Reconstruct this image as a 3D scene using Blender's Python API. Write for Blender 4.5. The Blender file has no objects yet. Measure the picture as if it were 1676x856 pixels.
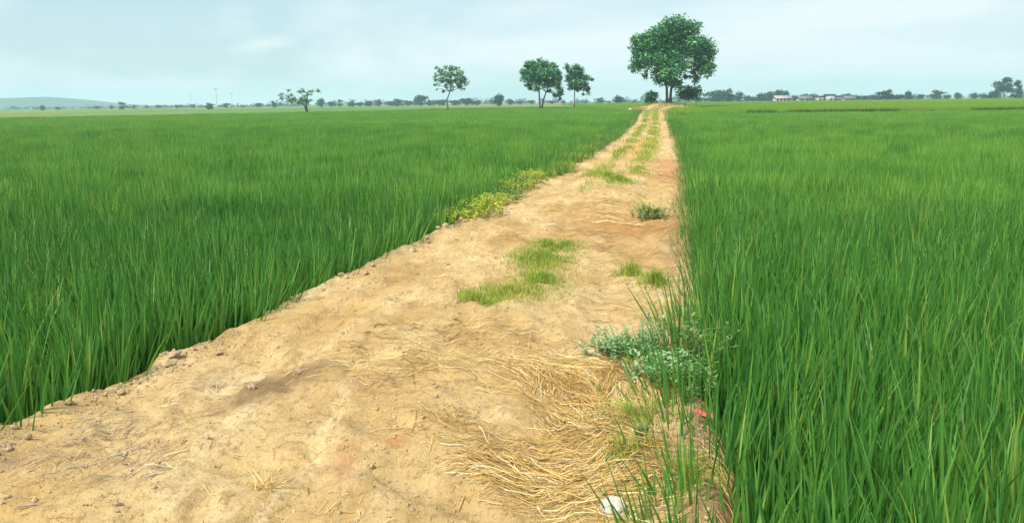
import bpy, math, random
import numpy as np
from mathutils import Vector, Matrix

# ------------------------------------------------------------------ camera, world, sun, exposure
scene = bpy.context.scene
C = scene.collection
R = math.radians

cam_data = bpy.data.cameras.new('camera')
cam = bpy.data.objects.new('camera', cam_data)
C.objects.link(cam)
cam_data.sensor_width = 36.0
cam_data.lens = 36.0 * 1315.0 / 1676.0
cam_data.clip_start = 0.05
cam_data.clip_end = 20000
cam.location = (0, 0, 1.6)
cam.rotation_euler = (Matrix.Rotation(R(90 - 11.21), 3, 'X') @ Matrix.Rotation(R(-0.66), 3, 'Z')).to_euler()
scene.camera = cam

SUN_EL, SUN_AZ = 50.0, -142.0            # azimuth measured clockwise from the view direction (+Y)
world = bpy.data.worlds.new('World')
scene.world = world
world.use_nodes = True
wn, wl = world.node_tree.nodes, world.node_tree.links
wn.clear()
wout = wn.new('ShaderNodeOutputWorld')
wbg = wn.new('ShaderNodeBackground'); wbg.inputs['Strength'].default_value = 0.075
sky = wn.new('ShaderNodeTexSky'); sky.sky_type = 'NISHITA'; sky.sun_disc = False
sky.sun_elevation = R(SUN_EL); sky.sun_rotation = R(SUN_AZ)
sky.air_density = 1.0; sky.dust_density = 1.5; sky.ozone_density = 2.0
wtc = wn.new('ShaderNodeTexCoord')
wmap = wn.new('ShaderNodeMapping'); wmap.inputs['Scale'].default_value = (1.0, 1.0, 3.2)
wmap.inputs['Location'].default_value = (2.2, 0.0, 1.0)
wnz = wn.new('ShaderNodeTexNoise'); wnz.inputs['Scale'].default_value = 1.25
wnz.inputs['Detail'].default_value = 7; wnz.inputs['Roughness'].default_value = 0.55
wnz.inputs['Distortion'].default_value = 0.35
wrm = wn.new('ShaderNodeValToRGB')
wrm.color_ramp.elements[0].position = 0.38; wrm.color_ramp.elements[0].color = (0.0, 0.0, 0.0, 1)
wrm.color_ramp.elements[1].position = 0.56; wrm.color_ramp.elements[1].color = (0.95, 0.95, 0.95, 1)
wmx = wn.new('ShaderNodeMix'); wmx.data_type = 'RGBA'
wmx.inputs[7].default_value = (6.8, 7.5, 7.65, 1)      # thin pale overcast
wl.new(wtc.outputs['Generated'], wmap.inputs['Vector'])
wl.new(wmap.outputs['Vector'], wnz.inputs['Vector'])
wl.new(wnz.outputs['Fac'], wrm.inputs['Fac'])
wsx = wn.new('ShaderNodeSeparateXYZ'); wl.new(wtc.outputs['Generated'], wsx.inputs[0])
whz = wn.new('ShaderNodeMapRange')                        # the thin cloud deck reads thicker towards the horizon
whz.inputs[1].default_value = 0.0; whz.inputs[2].default_value = 0.5; whz.inputs[3].default_value = 0.56; whz.inputs[4].default_value = 0.10
wl.new(wsx.outputs['Z'], whz.inputs[0])
wad = wn.new('ShaderNodeMath'); wad.operation = 'ADD'; wad.use_clamp = True
wl.new(wrm.outputs['Color'], wad.inputs[0]); wl.new(whz.outputs[0], wad.inputs[1]); 
wwm = wn.new('ShaderNodeMapping'); wwm.vector_type = 'TEXTURE'      # one small bright wisp of cloud
wwm.inputs['Location'].default_value = (-0.286, 0.955, 0.068); wwm.inputs['Rotation'].default_value = (0, R(-9), R(16)); wwm.inputs['Scale'].default_value = (0.045, 0.05, 0.010)
wl.new(wtc.outputs['Generated'], wwm.inputs['Vector'])
wgr = wn.new('ShaderNodeTexGradient'); wgr.gradient_type = 'SPHERICAL'; wl.new(wwm.outputs[0], wgr.inputs['Vector'])
wfn = wn.new('ShaderNodeTexNoise'); wfn.inputs['Scale'].default_value = 22; wfn.inputs['Detail'].default_value = 5; wl.new(wmap.outputs['Vector'], wfn.inputs['Vector'])
wwf = wn.new('ShaderNodeMath'); wwf.operation = 'MULTIPLY'; wl.new(wgr.outputs['Fac'], wwf.inputs[0]); wl.new(wfn.outputs['Fac'], wwf.inputs[1])
wa2 = wn.new('ShaderNodeMath'); wa2.operation = 'MULTIPLY_ADD'; wa2.use_clamp = True; wa2.inputs[1].default_value = 0.8
wl.new(wwf.outputs[0], wa2.inputs[0]); wl.new(wad.outputs[0], wa2.inputs[2]); wl.new(wa2.outputs[0], wmx.inputs[0])
wti = wn.new('ShaderNodeMix'); wti.data_type = 'RGBA'; wti.blend_type = 'MULTIPLY'; wti.inputs[0].default_value = 1.0
wti.inputs[7].default_value = (0.70, 1.00, 1.07, 1)      # humid tropical air
wl.new(sky.outputs['Color'], wti.inputs[6]); wl.new(wti.outputs[2], wmx.inputs[6])
wl.new(wmx.outputs[2], wbg.inputs['Color'])
wl.new(wbg.outputs['Background'], wout.inputs['Surface'])

sun_data = bpy.data.lights.new('sun', 'SUN')
sun = bpy.data.objects.new('sun', sun_data)
C.objects.link(sun)
sun_data.energy = 3.6
sun_data.angle = R(12)
sun_data.color = (1.0, 0.95, 0.86)
_el, _az = R(SUN_EL), R(SUN_AZ)
_to_sun = Vector((math.sin(_az) * math.cos(_el), math.cos(_az) * math.cos(_el), math.sin(_el)))
sun.rotation_euler = _to_sun.to_track_quat('Z', 'Y').to_euler()
sun.location = (0, 0, 80)

vs = scene.view_settings
vs.view_transform = 'Standard'; vs.look = 'None'; vs.gamma = 1.0; vs.use_curve_mapping = False
vs.exposure = 0.85
cy = scene.cycles
cy.use_denoising = True
cy.max_bounces = 7; cy.diffuse_bounces = 3; cy.transmission_bounces = 4; cy.volume_bounces = 1
cy.transparent_max_bounces = 8

# ------------------------------------------------------------------ helpers
rng = np.random.default_rng(11)
random.seed(11)

def tag(o, label, cat=None, group=None, kind=None):
    o['label'] = label
    if cat: o['category'] = cat
    if group: o['group'] = group
    if kind: o['kind'] = kind
    return o

def empty(name, loc, label, cat, group=None, rz=0.0):
    o = bpy.data.objects.new(name, None); C.objects.link(o)
    o.location = loc; o.rotation_euler = (0, 0, rz); o.empty_display_size = 0.2
    return tag(o, label, cat, group)

def raw_mesh(name, V, F, mat, tone=None, smooth=False):
    """V (n,3) floats, F (m,k) ints: a mesh built in bulk."""
    V = np.asarray(V, np.float32).reshape(-1, 3); F = np.asarray(F, np.int32)
    me = bpy.data.meshes.new(name)
    me.vertices.add(len(V)); me.vertices.foreach_set('co', V.ravel())
    m, k = F.shape
    me.loops.add(m * k); me.loops.foreach_set('vertex_index', F.ravel())
    me.polygons.add(m); me.polygons.foreach_set('loop_start', np.arange(m, dtype=np.int32) * k)
    me.polygons.foreach_set('loop_total', np.full(m, k, np.int32))
    if smooth: me.polygons.foreach_set('use_smooth', np.ones(m, bool))
    if tone is not None:
        a = me.attributes.new('tone', 'FLOAT', 'POINT')
        a.data.foreach_set('value', np.asarray(tone, np.float32))
    me.update(calc_edges=True); me.validate()
    if mat: me.materials.append(mat)
    return me

def obj(name, me, parent=None, loc=(0, 0, 0), link=True):
    o = bpy.data.objects.new(name, me)
    if link: C.objects.link(o)
    o.location = loc
    if parent: o.parent = parent
    return o

def join(parts):
    """parts: list of (V, F, tone) with the same face size -> one (V, F, tone)."""
    Vs, Fs, Ts, n = [], [], [], 0
    for V, F, T in parts:
        Vs.append(V); Fs.append(F + n); Ts.append(T); n += len(V)
    return np.concatenate(Vs), np.concatenate(Fs), np.concatenate(Ts)

def _h(ix, iy, seed):
    v = np.sin(ix * 127.1 + iy * 311.7 + seed * 74.7) * 43758.5453
    return v - np.floor(v)
def vnoise(x, y, seed=0):
    x = np.asarray(x, float); y = np.asarray(y, float)
    ix, iy = np.floor(x), np.floor(y); fx, fy = x - ix, y - iy
    fx = fx * fx * (3 - 2 * fx); fy = fy * fy * (3 - 2 * fy)
    a = _h(ix, iy, seed); b = _h(ix + 1, iy, seed); c = _h(ix, iy + 1, seed); d = _h(ix + 1, iy + 1, seed)
    return (a * (1 - fx) + b * fx) * (1 - fy) + (c * (1 - fx) + d * fx) * fy - 0.5
def fbm(x, y, seed=0, o=4):
    s, a = 0.0, 1.0
    x = np.asarray(x, float); y = np.asarray(y, float)
    for i in range(o):
        s = s + a * vnoise(x, y, seed + i * 5); a *= 0.5; x = x * 2.03 + 3.1; y = y * 2.03 + 1.7
    return s
def sstep(x): x = np.clip(x, 0, 1); return x * x * (3 - 2 * x)

def ribbons(P, Wd, side, tone):
    """P (N,S,3) spines, Wd (N,S) half widths, side (N,S,3) unit side vectors -> quads."""
    N, S, _ = P.shape
    A = P - side * Wd[..., None]; B = P + side * Wd[..., None]
    V = np.stack([A, B], 2).reshape(-1, 3)
    i = (np.arange(N)[:, None] * S + np.arange(S - 1)[None]) * 2
    F = np.stack([i, i + 1, i + 3, i + 2], -1).reshape(-1, 4)
    return V, F, np.repeat(tone, S * 2)

def blades(base, az, lean, curve, L, hw, S, tone, droop=None):
    """upright leaf blades as tapered ribbons"""
    N = len(az); t = np.linspace(0, 1, S)[None]
    ang = lean[:, None] + curve[:, None] * t ** 1.6 * 1.0
    seg = L[:, None] / (S - 1)
    dx = np.cumsum(np.concatenate([np.zeros((N, 1)), (np.sin(ang) * seg)[:, :-1]], 1), 1)
    dz = np.cumsum(np.concatenate([np.zeros((N, 1)), (np.cos(ang) * seg)[:, :-1]], 1), 1)
    P = np.stack([base[:, 0:1] + dx * np.cos(az)[:, None], base[:, 1:2] + dx * np.sin(az)[:, None], base[:, 2:3] + dz], -1)
    tw = az + np.pi / 2 + rng.normal(0, 0.9, N)
    side = np.stack([np.cos(tw), np.sin(tw), np.zeros(N)], -1)[:, None].repeat(S, 1)
    prof = np.clip(np.minimum(0.55 + 1.6 * t, 1.0) * (1 - t ** 2.6), 0.03, 1)
    return ribbons(P, hw[:, None] * prof, side, tone)

def tube(pts, rad, k=7, tone=0.5):
    pts = np.asarray(pts, float); n = len(pts); rad = np.asarray(rad, float)
    d = np.gradient(pts, axis=0); d /= np.linalg.norm(d, axis=1)[:, None] + 1e-9
    ref = np.where(np.abs(d[:, 2:3]) > 0.9, np.array([[1., 0, 0]]), np.array([[0, 0, 1.]]))
    u = np.cross(d, ref); u /= np.linalg.norm(u, axis=1)[:, None] + 1e-9
    v = np.cross(d, u)
    a = np.linspace(0, 2 * np.pi, k, endpoint=False)
    V = pts[:, None] + rad[:, None, None] * (u[:, None] * np.cos(a)[None, :, None] + v[:, None] * np.sin(a)[None, :, None])
    i = np.arange(n - 1)[:, None] * k; j = np.arange(k)[None]; j2 = (j + 1) % k
    F = np.stack([i + j, i + j2, i + k + j2, i + k + j], -1).reshape(-1, 4)
    return V.reshape(-1, 3), F, np.full(n * k, tone)

# ------------------------------------------------------------------ materials
def new_mat(name):
    m = bpy.data.materials.new(name); m.use_nodes = True
    nt = m.node_tree; nt.nodes.clear()
    return m, nt.nodes, nt.links

def ramp(n, stops):
    r = n.new('ShaderNodeValToRGB'); e = r.color_ramp.elements
    while len(e) < len(stops): e.new(0.5)
    for el, (p, c) in zip(e, stops): el.position = p; el.color = (*c, 1)
    return r

def leaf_mat(name, stops, transl=0.35, rough=0.5, patch=None, patch_scale=0.25, spec=0.3, inst=0.35):
    m, n, l = new_mat(name)
    out = n.new('ShaderNodeOutputMaterial')
    at = n.new('ShaderNodeAttribute'); at.attribute_name = 'tone'
    oi = n.new('ShaderNodeObjectInfo')
    ma = n.new('ShaderNodeMath'); ma.operation = 'MULTIPLY_ADD'
    ma.inputs[1].default_value = inst; l.new(oi.outputs['Random'], ma.inputs[0]); l.new(at.outputs['Fac'], ma.inputs[2])
    ms = n.new('ShaderNodeMath'); ms.operation = 'SUBTRACT'; ms.inputs[1].default_value = inst * 0.5
    l.new(ma.outputs[0], ms.inputs[0])
    r = ramp(n, stops); l.new(ms.outputs[0], r.inputs['Fac'])
    col = r.outputs['Color']
    if patch:
        g = n.new('ShaderNodeNewGeometry')
        nz = n.new('ShaderNodeTexNoise'); nz.inputs['Scale'].default_value = patch_scale; nz.inputs['Detail'].default_value = 3
        l.new(g.outputs['Position'], nz.inputs['Vector'])
        rr = ramp(n, [(0.42, (0, 0, 0)), (0.72, (0.75, 0.75, 0.75))]); l.new(nz.outputs['Fac'], rr.inputs['Fac'])
        mx = n.new('ShaderNodeMix'); mx.data_type = 'RGBA'; mx.blend_type = 'MULTIPLY'
        mx.inputs[7].default_value = (*patch, 1)
        l.new(rr.outputs['Color'], mx.inputs[0]); l.new(col, mx.inputs[6]); col = mx.outputs[2]
    bs = n.new('ShaderNodeBsdfPrincipled'); bs.inputs['Roughness'].default_value = rough
    bs.inputs['Specular IOR Level'].default_value = spec
    l.new(col, bs.inputs['Base Color'])
    tr = n.new('ShaderNodeBsdfTranslucent'); l.new(col, tr.inputs['Color'])
    mix = n.new('ShaderNodeMixShader'); mix.inputs[0].default_value = transl
    l.new(bs.outputs[0], mix.inputs[1]); l.new(tr.outputs[0], mix.inputs[2])
    l.new(mix.outputs[0], out.inputs['Surface'])
    return m

def solid_mat(name, c1, c2, scale=8, rough=0.85, bump=0.3, detail=6):
    m, n, l = new_mat(name)
    out = n.new('ShaderNodeOutputMaterial'); bs = n.new('ShaderNodeBsdfPrincipled')
    g = n.new('ShaderNodeTexCoord'); nz = n.new('ShaderNodeTexNoise')
    nz.inputs['Scale'].default_value = scale; nz.inputs['Detail'].default_value = detail
    l.new(g.outputs['Object'], nz.inputs['Vector'])
    r = ramp(n, [(0.3, c1), (0.7, c2)]); l.new(nz.outputs['Fac'], r.inputs['Fac'])
    l.new(r.outputs['Color'], bs.inputs['Base Color']); bs.inputs['Roughness'].default_value = rough
    b = n.new('ShaderNodeBump'); b.inputs['Strength'].default_value = bump; b.inputs['Distance'].default_value = 0.02
    l.new(nz.outputs['Fac'], b.inputs['Height']); l.new(b.outputs['Normal'], bs.inputs['Normal'])
    l.new(bs.outputs[0], out.inputs['Surface'])
    return m

M = {}
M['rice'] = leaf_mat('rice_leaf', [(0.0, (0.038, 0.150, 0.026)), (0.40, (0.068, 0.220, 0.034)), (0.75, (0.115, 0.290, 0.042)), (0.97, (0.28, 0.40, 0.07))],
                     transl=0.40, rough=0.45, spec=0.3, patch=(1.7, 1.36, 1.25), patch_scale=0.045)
M['rice_lit'] = leaf_mat('rice_lit_leaf', [(0.0, (0.080, 0.240, 0.034)), (0.40, (0.125, 0.315, 0.044)), (0.75, (0.180, 0.375, 0.054)), (0.97, (0.30, 0.44, 0.08))],  # same rice, lightened: the brighter look of distant canopy put into the colour
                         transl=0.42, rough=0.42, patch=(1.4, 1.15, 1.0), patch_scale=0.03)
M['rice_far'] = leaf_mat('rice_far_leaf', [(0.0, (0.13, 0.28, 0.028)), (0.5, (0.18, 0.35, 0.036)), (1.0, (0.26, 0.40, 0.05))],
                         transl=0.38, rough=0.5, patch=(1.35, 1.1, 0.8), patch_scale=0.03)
M['grass'] = leaf_mat('path_grass_leaf', [(0.0, (0.13, 0.24, 0.03)), (0.4, (0.24, 0.35, 0.045)), (0.75, (0.38, 0.42, 0.07)), (1.0, (0.52, 0.44, 0.14))],
                      transl=0.3, rough=0.5)
M['verge'] = leaf_mat('verge_leaf', [(0.0, (0.06, 0.17, 0.03)), (0.5, (0.11, 0.25, 0.04)), (0.9, (0.19, 0.32, 0.05)), (1.0, (0.36, 0.38, 0.07))], transl=0.35)
M['dry_grass'] = leaf_mat('dry_grass_leaf', [(0.0, (0.16, 0.20, 0.05)), (0.5, (0.33, 0.30, 0.10)), (1.0, (0.45, 0.36, 0.16))], transl=0.25)
M['straw'] = leaf_mat('straw_stem', [(0.0, (0.15, 0.08, 0.025)), (0.25, (0.40, 0.235, 0.055)), (0.52, (0.58, 0.38, 0.105)), (0.8, (0.68, 0.51, 0.20)), (1.0, (0.80, 0.71, 0.45))],
                      transl=0.12, rough=0.45, inst=0.0, spec=0.4)
M['grey_straw'] = leaf_mat('grey_straw_stem', [(0.0, (0.20, 0.15, 0.10)), (0.5, (0.42, 0.34, 0.22)), (1.0, (0.66, 0.58, 0.44))], transl=0.1, rough=0.55, inst=0.0)
M['weed_blue'] = leaf_mat('blue_green_leaf', [(0.0, (0.14, 0.30, 0.11)), (0.5, (0.27, 0.47, 0.20)), (1.0, (0.48, 0.62, 0.38))], transl=0.25, rough=0.55)
M['weed_yellow'] = leaf_mat('yellow_green_leaf', [(0.0, (0.20, 0.34, 0.03)), (0.5, (0.46, 0.55, 0.06)), (1.0, (0.70, 0.66, 0.10))], transl=0.3, rough=0.5)
M['weed_green'] = leaf_mat('green_herb_leaf', [(0.0, (0.07, 0.18, 0.04)), (0.5, (0.16, 0.30, 0.07)), (1.0, (0.32, 0.42, 0.12))], transl=0.3, rough=0.5)
M['crown'] = leaf_mat('tree_leaf', [(0.0, (0.018, 0.12, 0.058)), (0.45, (0.060, 0.24, 0.098)), (0.8, (0.13, 0.35, 0.11)), (1.0, (0.24, 0.42, 0.12))],
                      transl=0.22, rough=0.4, inst=0.12)
M['crown_far'] = leaf_mat('far_tree_leaf', [(0.0, (0.018, 0.065, 0.036)), (0.5, (0.03, 0.095, 0.05)), (1.0, (0.05, 0.125, 0.055))], transl=0.2, rough=0.6, inst=0.3)
M['bark'] = solid_mat('tree_bark', (0.055, 0.045, 0.036), (0.13, 0.11, 0.09), 3, 0.9, 0.8)
M['stem'] = solid_mat('weed_stem', (0.10, 0.07, 0.04), (0.20, 0.20, 0.09), 20, 0.8, 0.2)
M['mud'] = solid_mat('paddy_mud', (0.020, 0.016, 0.011), (0.05, 0.038, 0.025), 3, 0.55, 0.6)
M['clod'] = solid_mat('dry_earth_clod', (0.24, 0.16, 0.09), (0.50, 0.38, 0.22), 14, 0.95, 0.7)
M['stone'] = solid_mat('pale_stone', (0.36, 0.33, 0.27), (0.56, 0.53, 0.46), 18, 0.8, 0.4)
M['red'] = solid_mat('red_scrap', (0.26, 0.03, 0.02), (0.48, 0.10, 0.07), 25, 0.45, 0.2)
M['twig'] = solid_mat('grey_twig', (0.16, 0.11, 0.08), (0.34, 0.27, 0.20), 30, 0.9, 0.4)
M['plaster'] = solid_mat('white_plaster', (0.36, 0.37, 0.36), (0.50, 0.50, 0.48), 0.6, 0.9, 0.1)
M['roof'] = solid_mat('dark_roof', (0.09, 0.10, 0.10), (0.17, 0.17, 0.17), 0.8, 0.85, 0.2)
M['roof_pale'] = solid_mat('pale_sheet_roof', (0.28, 0.23, 0.23), (0.38, 0.33, 0.33), 0.6, 0.6, 0.2)
M['opening'] = solid_mat('dark_glass', (0.03, 0.035, 0.04), (0.06, 0.07, 0.08), 2, 0.25, 0.0)
M['pole'] = solid_mat('pole_concrete', (0.22, 0.21, 0.20), (0.36, 0.35, 0.33), 2, 0.9, 0.1)
M['hill'] = solid_mat('hill_scrub', (0.03, 0.065, 0.05), (0.06, 0.09, 0.06), 0.004, 1.0, 0.0)

def path_material():
    m, n, l = new_mat('sandy_earth')
    out = n.new('ShaderNodeOutputMaterial'); bs = n.new('ShaderNodeBsdfPrincipled')
    bs.inputs['Roughness'].default_value = 0.95; bs.inputs['Specular IOR Level'].default_value = 0.15
    g = n.new('ShaderNodeNewGeometry')
    mp = n.new('ShaderNodeMapping'); mp.inputs['Rotation'].default_value = (0, 0, R(-12)); mp.inputs['Scale'].default_value = (1.0, 0.55, 1.0)
    l.new(g.outputs['Position'], mp.inputs['Vector'])
    def noise(scale, det, rough=0.55, vec=mp.outputs['Vector'], dist=0.0):
        z = n.new('ShaderNodeTexNoise'); z.inputs['Scale'].default_value = scale; z.inputs['Detail'].default_value = det
        z.inputs['Roughness'].default_value = rough; z.inputs['Distortion'].default_value = dist; l.new(vec, z.inputs['Vector']); return z.outputs['Fac']
    def mix(fac, a, b, mode='MIX'):
        x = n.new('ShaderNodeMix'); x.data_type = 'RGBA'; x.blend_type = mode
        for s, v in ((x.inputs[0], fac), (x.inputs[6], a), (x.inputs[7], b)):
            if isinstance(v, tuple): s.default_value = (*v, 1)
            elif isinstance(v, float): s.default_value = v
            else: l.new(v, s)
        return x.outputs[2]
    def th(fac, lo, hi, amt=1.0):
        r = ramp(n, [(lo, (0, 0, 0)), (hi, (amt, amt, amt))]); l.new(fac, r.inputs['Fac']); return r.outputs['Color']
    base = ramp(n, [(0.28, (0.29, 0.178, 0.062)), (0.44, (0.43, 0.295, 0.122)), (0.60, (0.52, 0.380, 0.185)), (0.8, (0.57, 0.455, 0.27))])
    l.new(noise(1.3, 6, 0.6), base.inputs['Fac'])
    c = base.outputs['Color']
    c = mix(th(noise(0.55, 4, 0.6, dist=0.6), 0.54, 0.70, 0.65), c, (0.42, 0.245, 0.068))        # ochre earth
    ms = n.new('ShaderNodeMapping'); ms.inputs['Rotation'].default_value = (0, 0, R(-12.5)); ms.inputs['Scale'].default_value = (1.0, 0.10, 1.0)
    l.new(g.outputs['Position'], ms.inputs['Vector'])
    c = mix(th(noise(5.0, 6, 0.7, ms.outputs['Vector'], 0.4), 0.52, 0.68, 0.5), c, (0.33, 0.205, 0.085))      # wheel worn streaks
    c = mix(th(noise(3.0, 5, 0.7, ms.outputs['Vector'], 0.8), 0.55, 0.70, 0.6), c, (0.62, 0.50, 0.30))
    c = mix(th(noise(4.5, 6, 0.7), 0.54, 0.68, 0.7), c, (0.27, 0.165, 0.07))                    # damp crumbs
    c = mix(th(noise(17.0, 6, 0.75), 0.55, 0.66, 0.75), c, (0.24, 0.15, 0.065))   # speckle
    c = mix(th(noise(34.0, 5, 0.8), 0.52, 0.60, 0.55), c, (0.28, 0.17, 0.075))
    c = mix(th(noise(60.0, 3, 0.7, g.outputs['Position']), 0.60, 0.70, 0.45), c, (0.62, 0.52, 0.34))
    c = mix(th(noise(0.9, 5, 0.7, g.outputs['Position'], 1.0), 0.60, 0.72, 0.55), c, (0.40, 0.20, 0.10))  # reddish patches
    # two dark stains and one brick-red stain with their own places on the track
    for (sx, sy, rx, ry, rot, colr, amt) in ((-1.36, 4.40, 0.34, 0.62, -30, (0.17, 0.105, 0.05), 0.85), (-0.60, 3.60, 0.16, 0.06, 0, (0.46, 0.18, 0.06), 0.45),
                                            (-2.45, 3.55, 0.45, 0.25, -20, (0.22, 0.15, 0.09), 0.6), (-2.3, 2.9, 0.5, 0.3, 0, (0.50, 0.33, 0.10), 0.6),
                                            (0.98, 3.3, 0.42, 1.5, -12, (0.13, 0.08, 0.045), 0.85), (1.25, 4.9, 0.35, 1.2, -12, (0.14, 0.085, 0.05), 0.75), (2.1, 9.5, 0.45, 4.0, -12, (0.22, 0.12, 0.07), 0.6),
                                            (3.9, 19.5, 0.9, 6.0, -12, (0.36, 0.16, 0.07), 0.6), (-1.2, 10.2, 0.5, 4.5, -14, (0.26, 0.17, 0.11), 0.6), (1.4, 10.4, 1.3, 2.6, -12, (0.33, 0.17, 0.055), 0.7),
                                            (4.4, 28, 1.0, 9, -11, (0.46, 0.25, 0.07), 0.6)):
        mm = n.new('ShaderNodeMapping'); mm.vector_type = 'TEXTURE'
        mm.inputs['Location'].default_value = (sx, sy, 0); mm.inputs['Rotation'].default_value = (0, 0, R(rot)); mm.inputs['Scale'].default_value = (rx, ry, 50)
        l.new(g.outputs['Position'], mm.inputs['Vector'])
        gr = n.new('ShaderNodeTexGradient'); gr.gradient_type = 'SPHERICAL'; l.new(mm.outputs[0], gr.inputs['Vector'])
        mu = n.new('ShaderNodeMath'); mu.operation = 'MULTIPLY'; l.new(gr.outputs['Fac'], mu.inputs[0]); l.new(noise(7.0, 5, 0.7, g.outputs['Position']), mu.inputs[1])
        c = mix(th(mu.outputs[0], 0.08, 0.36, amt), c, colr)
    # greener, grassier earth on the mound far down the track
    sp = n.new('ShaderNodeSeparateXYZ'); l.new(g.outputs['Position'], sp.inputs[0])
    mr = n.new('ShaderNodeMapRange'); mr.inputs[1].default_value = 70; mr.inputs[2].default_value = 125; mr.inputs[3].default_value = 0; mr.inputs[4].default_value = 0.55
    l.new(sp.outputs['Y'], mr.inputs[0])
    mu = n.new('ShaderNodeMath'); mu.operation = 'MULTIPLY'; l.new(mr.outputs[0], mu.inputs[0]); l.new(th(noise(0.5, 4, 0.7), 0.35, 0.6, 1.0), mu.inputs[1])
    c = mix(mu.outputs[0], c, (0.22, 0.26, 0.08))
    l.new(c, bs.inputs['Base Color'])
    b1 = n.new('ShaderNodeBump'); b1.inputs['Strength'].default_value = 0.8; b1.inputs['Distance'].default_value = 0.03
    l.new(noise(9, 8, 0.7, g.outputs['Position']), b1.inputs['Height'])
    b2 = n.new('ShaderNodeBump'); b2.inputs['Strength'].default_value = 0.8; b2.inputs['Distance'].default_value = 0.008
    l.new(noise(70, 4, 0.7, g.outputs['Position']), b2.inputs['Height']); l.new(b1.outputs[0], b2.inputs['Normal'])
    l.new(b2.outputs[0], bs.inputs['Normal'])
    l.new(bs.outputs[0], out.inputs['Surface'])
    return m
M['path'] = path_material()

def ground_material():
    m, n, l = new_mat('far_fields')
    out = n.new('ShaderNodeOutputMaterial'); bs = n.new('ShaderNodeBsdfPrincipled'); bs.inputs['Roughness'].default_value = 1.0
    bs.inputs['Specular IOR Level'].default_value = 0.1
    g = n.new('ShaderNodeNewGeometry'); mp = n.new('ShaderNodeMapping')
    mp.inputs['Scale'].default_value = (0.006, 0.022, 1); mp.inputs['Rotation'].default_value = (0, 0, R(8)); l.new(g.outputs['Position'], mp.inputs['Vector'])
    vo = n.new('ShaderNodeTexVoronoi'); vo.inputs['Scale'].default_value = 1.0; l.new(mp.outputs[0], vo.inputs['Vector'])
    sp = n.new('ShaderNodeSeparateColor'); l.new(vo.outputs['Color'], sp.inputs[0])
    r = ramp(n, [(0.0, (0.07, 0.17, 0.025)), (0.45, (0.11, 0.21, 0.032)), (0.62, (0.15, 0.20, 0.05)), (0.8, (0.24, 0.23, 0.08)), (1.0, (0.08, 0.17, 0.03))])
    l.new(sp.outputs[0], r.inputs['Fac'])
    nz = n.new('ShaderNodeTexNoise'); nz.inputs['Scale'].default_value = 0.5; nz.inputs['Detail'].default_value = 5; l.new(g.outputs['Position'], nz.inputs['Vector'])
    rr = ramp(n, [(0.3, (0.7, 0.7, 0.7)), (0.7, (1.25, 1.25, 1.25))]); l.new(nz.outputs['Fac'], rr.inputs['Fac'])
    mx = n.new('ShaderNodeMix'); mx.data_type = 'RGBA'; mx.blend_type = 'MULTIPLY'; mx.inputs[0].default_value = 1.0
    l.new(r.outputs['Color'], mx.inputs[6]); l.new(rr.outputs['Color'], mx.inputs[7])
    l.new(mx.outputs[2], bs.inputs['Base Color']); l.new(bs.outputs[0], out.inputs['Surface'])
    return m
M['ground'] = ground_material()

# ------------------------------------------------------------------ terrain: ground, paddy floors, hills, mound, track
def grid_mesh(X, Y, Z, name, mat, smooth=True):
    n, k = X.shape
    V = np.stack([X, Y, Z], -1).reshape(-1, 3)
    i = np.arange(n - 1)[:, None] * k + np.arange(k - 1)[None]
    F = np.stack([i, i + 1, i + k + 1, i + k], -1).reshape(-1, 4)
    return raw_mesh(name, V, F, mat, smooth=smooth)

ax = np.array([-3400, -1500, -700, -300, -150, -60, 0, 60, 150, 300, 700, 1500, 3400.])
X, Y = np.meshgrid(ax, ax)
tag(obj('ground', grid_mesh(X, Y, np.full_like(X, -0.44), 'ground', M['ground'])), 'flat green and straw coloured farmland reaching to the horizon', kind='structure')

LY = [-8, -5, -2, 2, 3.95, 4.13, 4.5, 5.14, 6.25, 7.2, 8.6, 11.1, 14.2, 17.4, 25.7, 33.6, 54.6, 95, 118, 150]
LX = [-4.4, -3.9, -3.4, -2.9, -2.67, -2.59, -2.49, -2.34, -1.95, -1.785, -1.45, -.74, -.07, .78, 2.5, 4.1, 7.97, 14.6, 18.8, 24.3]
RY = [-8, -5, -2, 2.8, 3.5, 4.1, 4.7, 5.5, 6.8, 9, 11.45, 15.8, 21.4, 33, 61, 106, 118, 150]
RX = [-1.4, -.8, -.1, .76, .92, 1.04, 1.15, 1.32, 1.56, 1.98, 2.5, 3.42, 4.52, 6.7, 11.9, 20.0, 22.2, 27.5]
def edge_l(y):
    y = np.asarray(y, float)
    return np.interp(y, LY, LX) + 0.13 * vnoise(y * 0.9, y * 0 + 3, 1) + 0.10 * vnoise(y * 2.9, y * 0 + 1, 2) + 0.05 * vnoise(y * 9, y * 0, 3)
def edge_r(y):
    y = np.asarray(y, float)
    return np.interp(y, RY, RX) + 0.12 * vnoise(y * 0.8, y * 0 + 7, 4) + 0.09 * vnoise(y * 3.1, y * 0 + 5, 5) + 0.05 * vnoise(y * 8, y * 0, 6)
MC = (25.6, 136.0)
def mound_z(x, y):
    dx = (np.asarray(x, float) - MC[0]) / 8.6; dy = (np.asarray(y, float) - MC[1]) / 19.0
    r = np.sqrt(dx * dx + dy * dy)
    return 1.62 * (1 - sstep(r)) - 0.46 + 0.22 * fbm(np.asarray(x) * 0.5, np.asarray(y) * 0.4, 31) * (1 - sstep(r))
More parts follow.
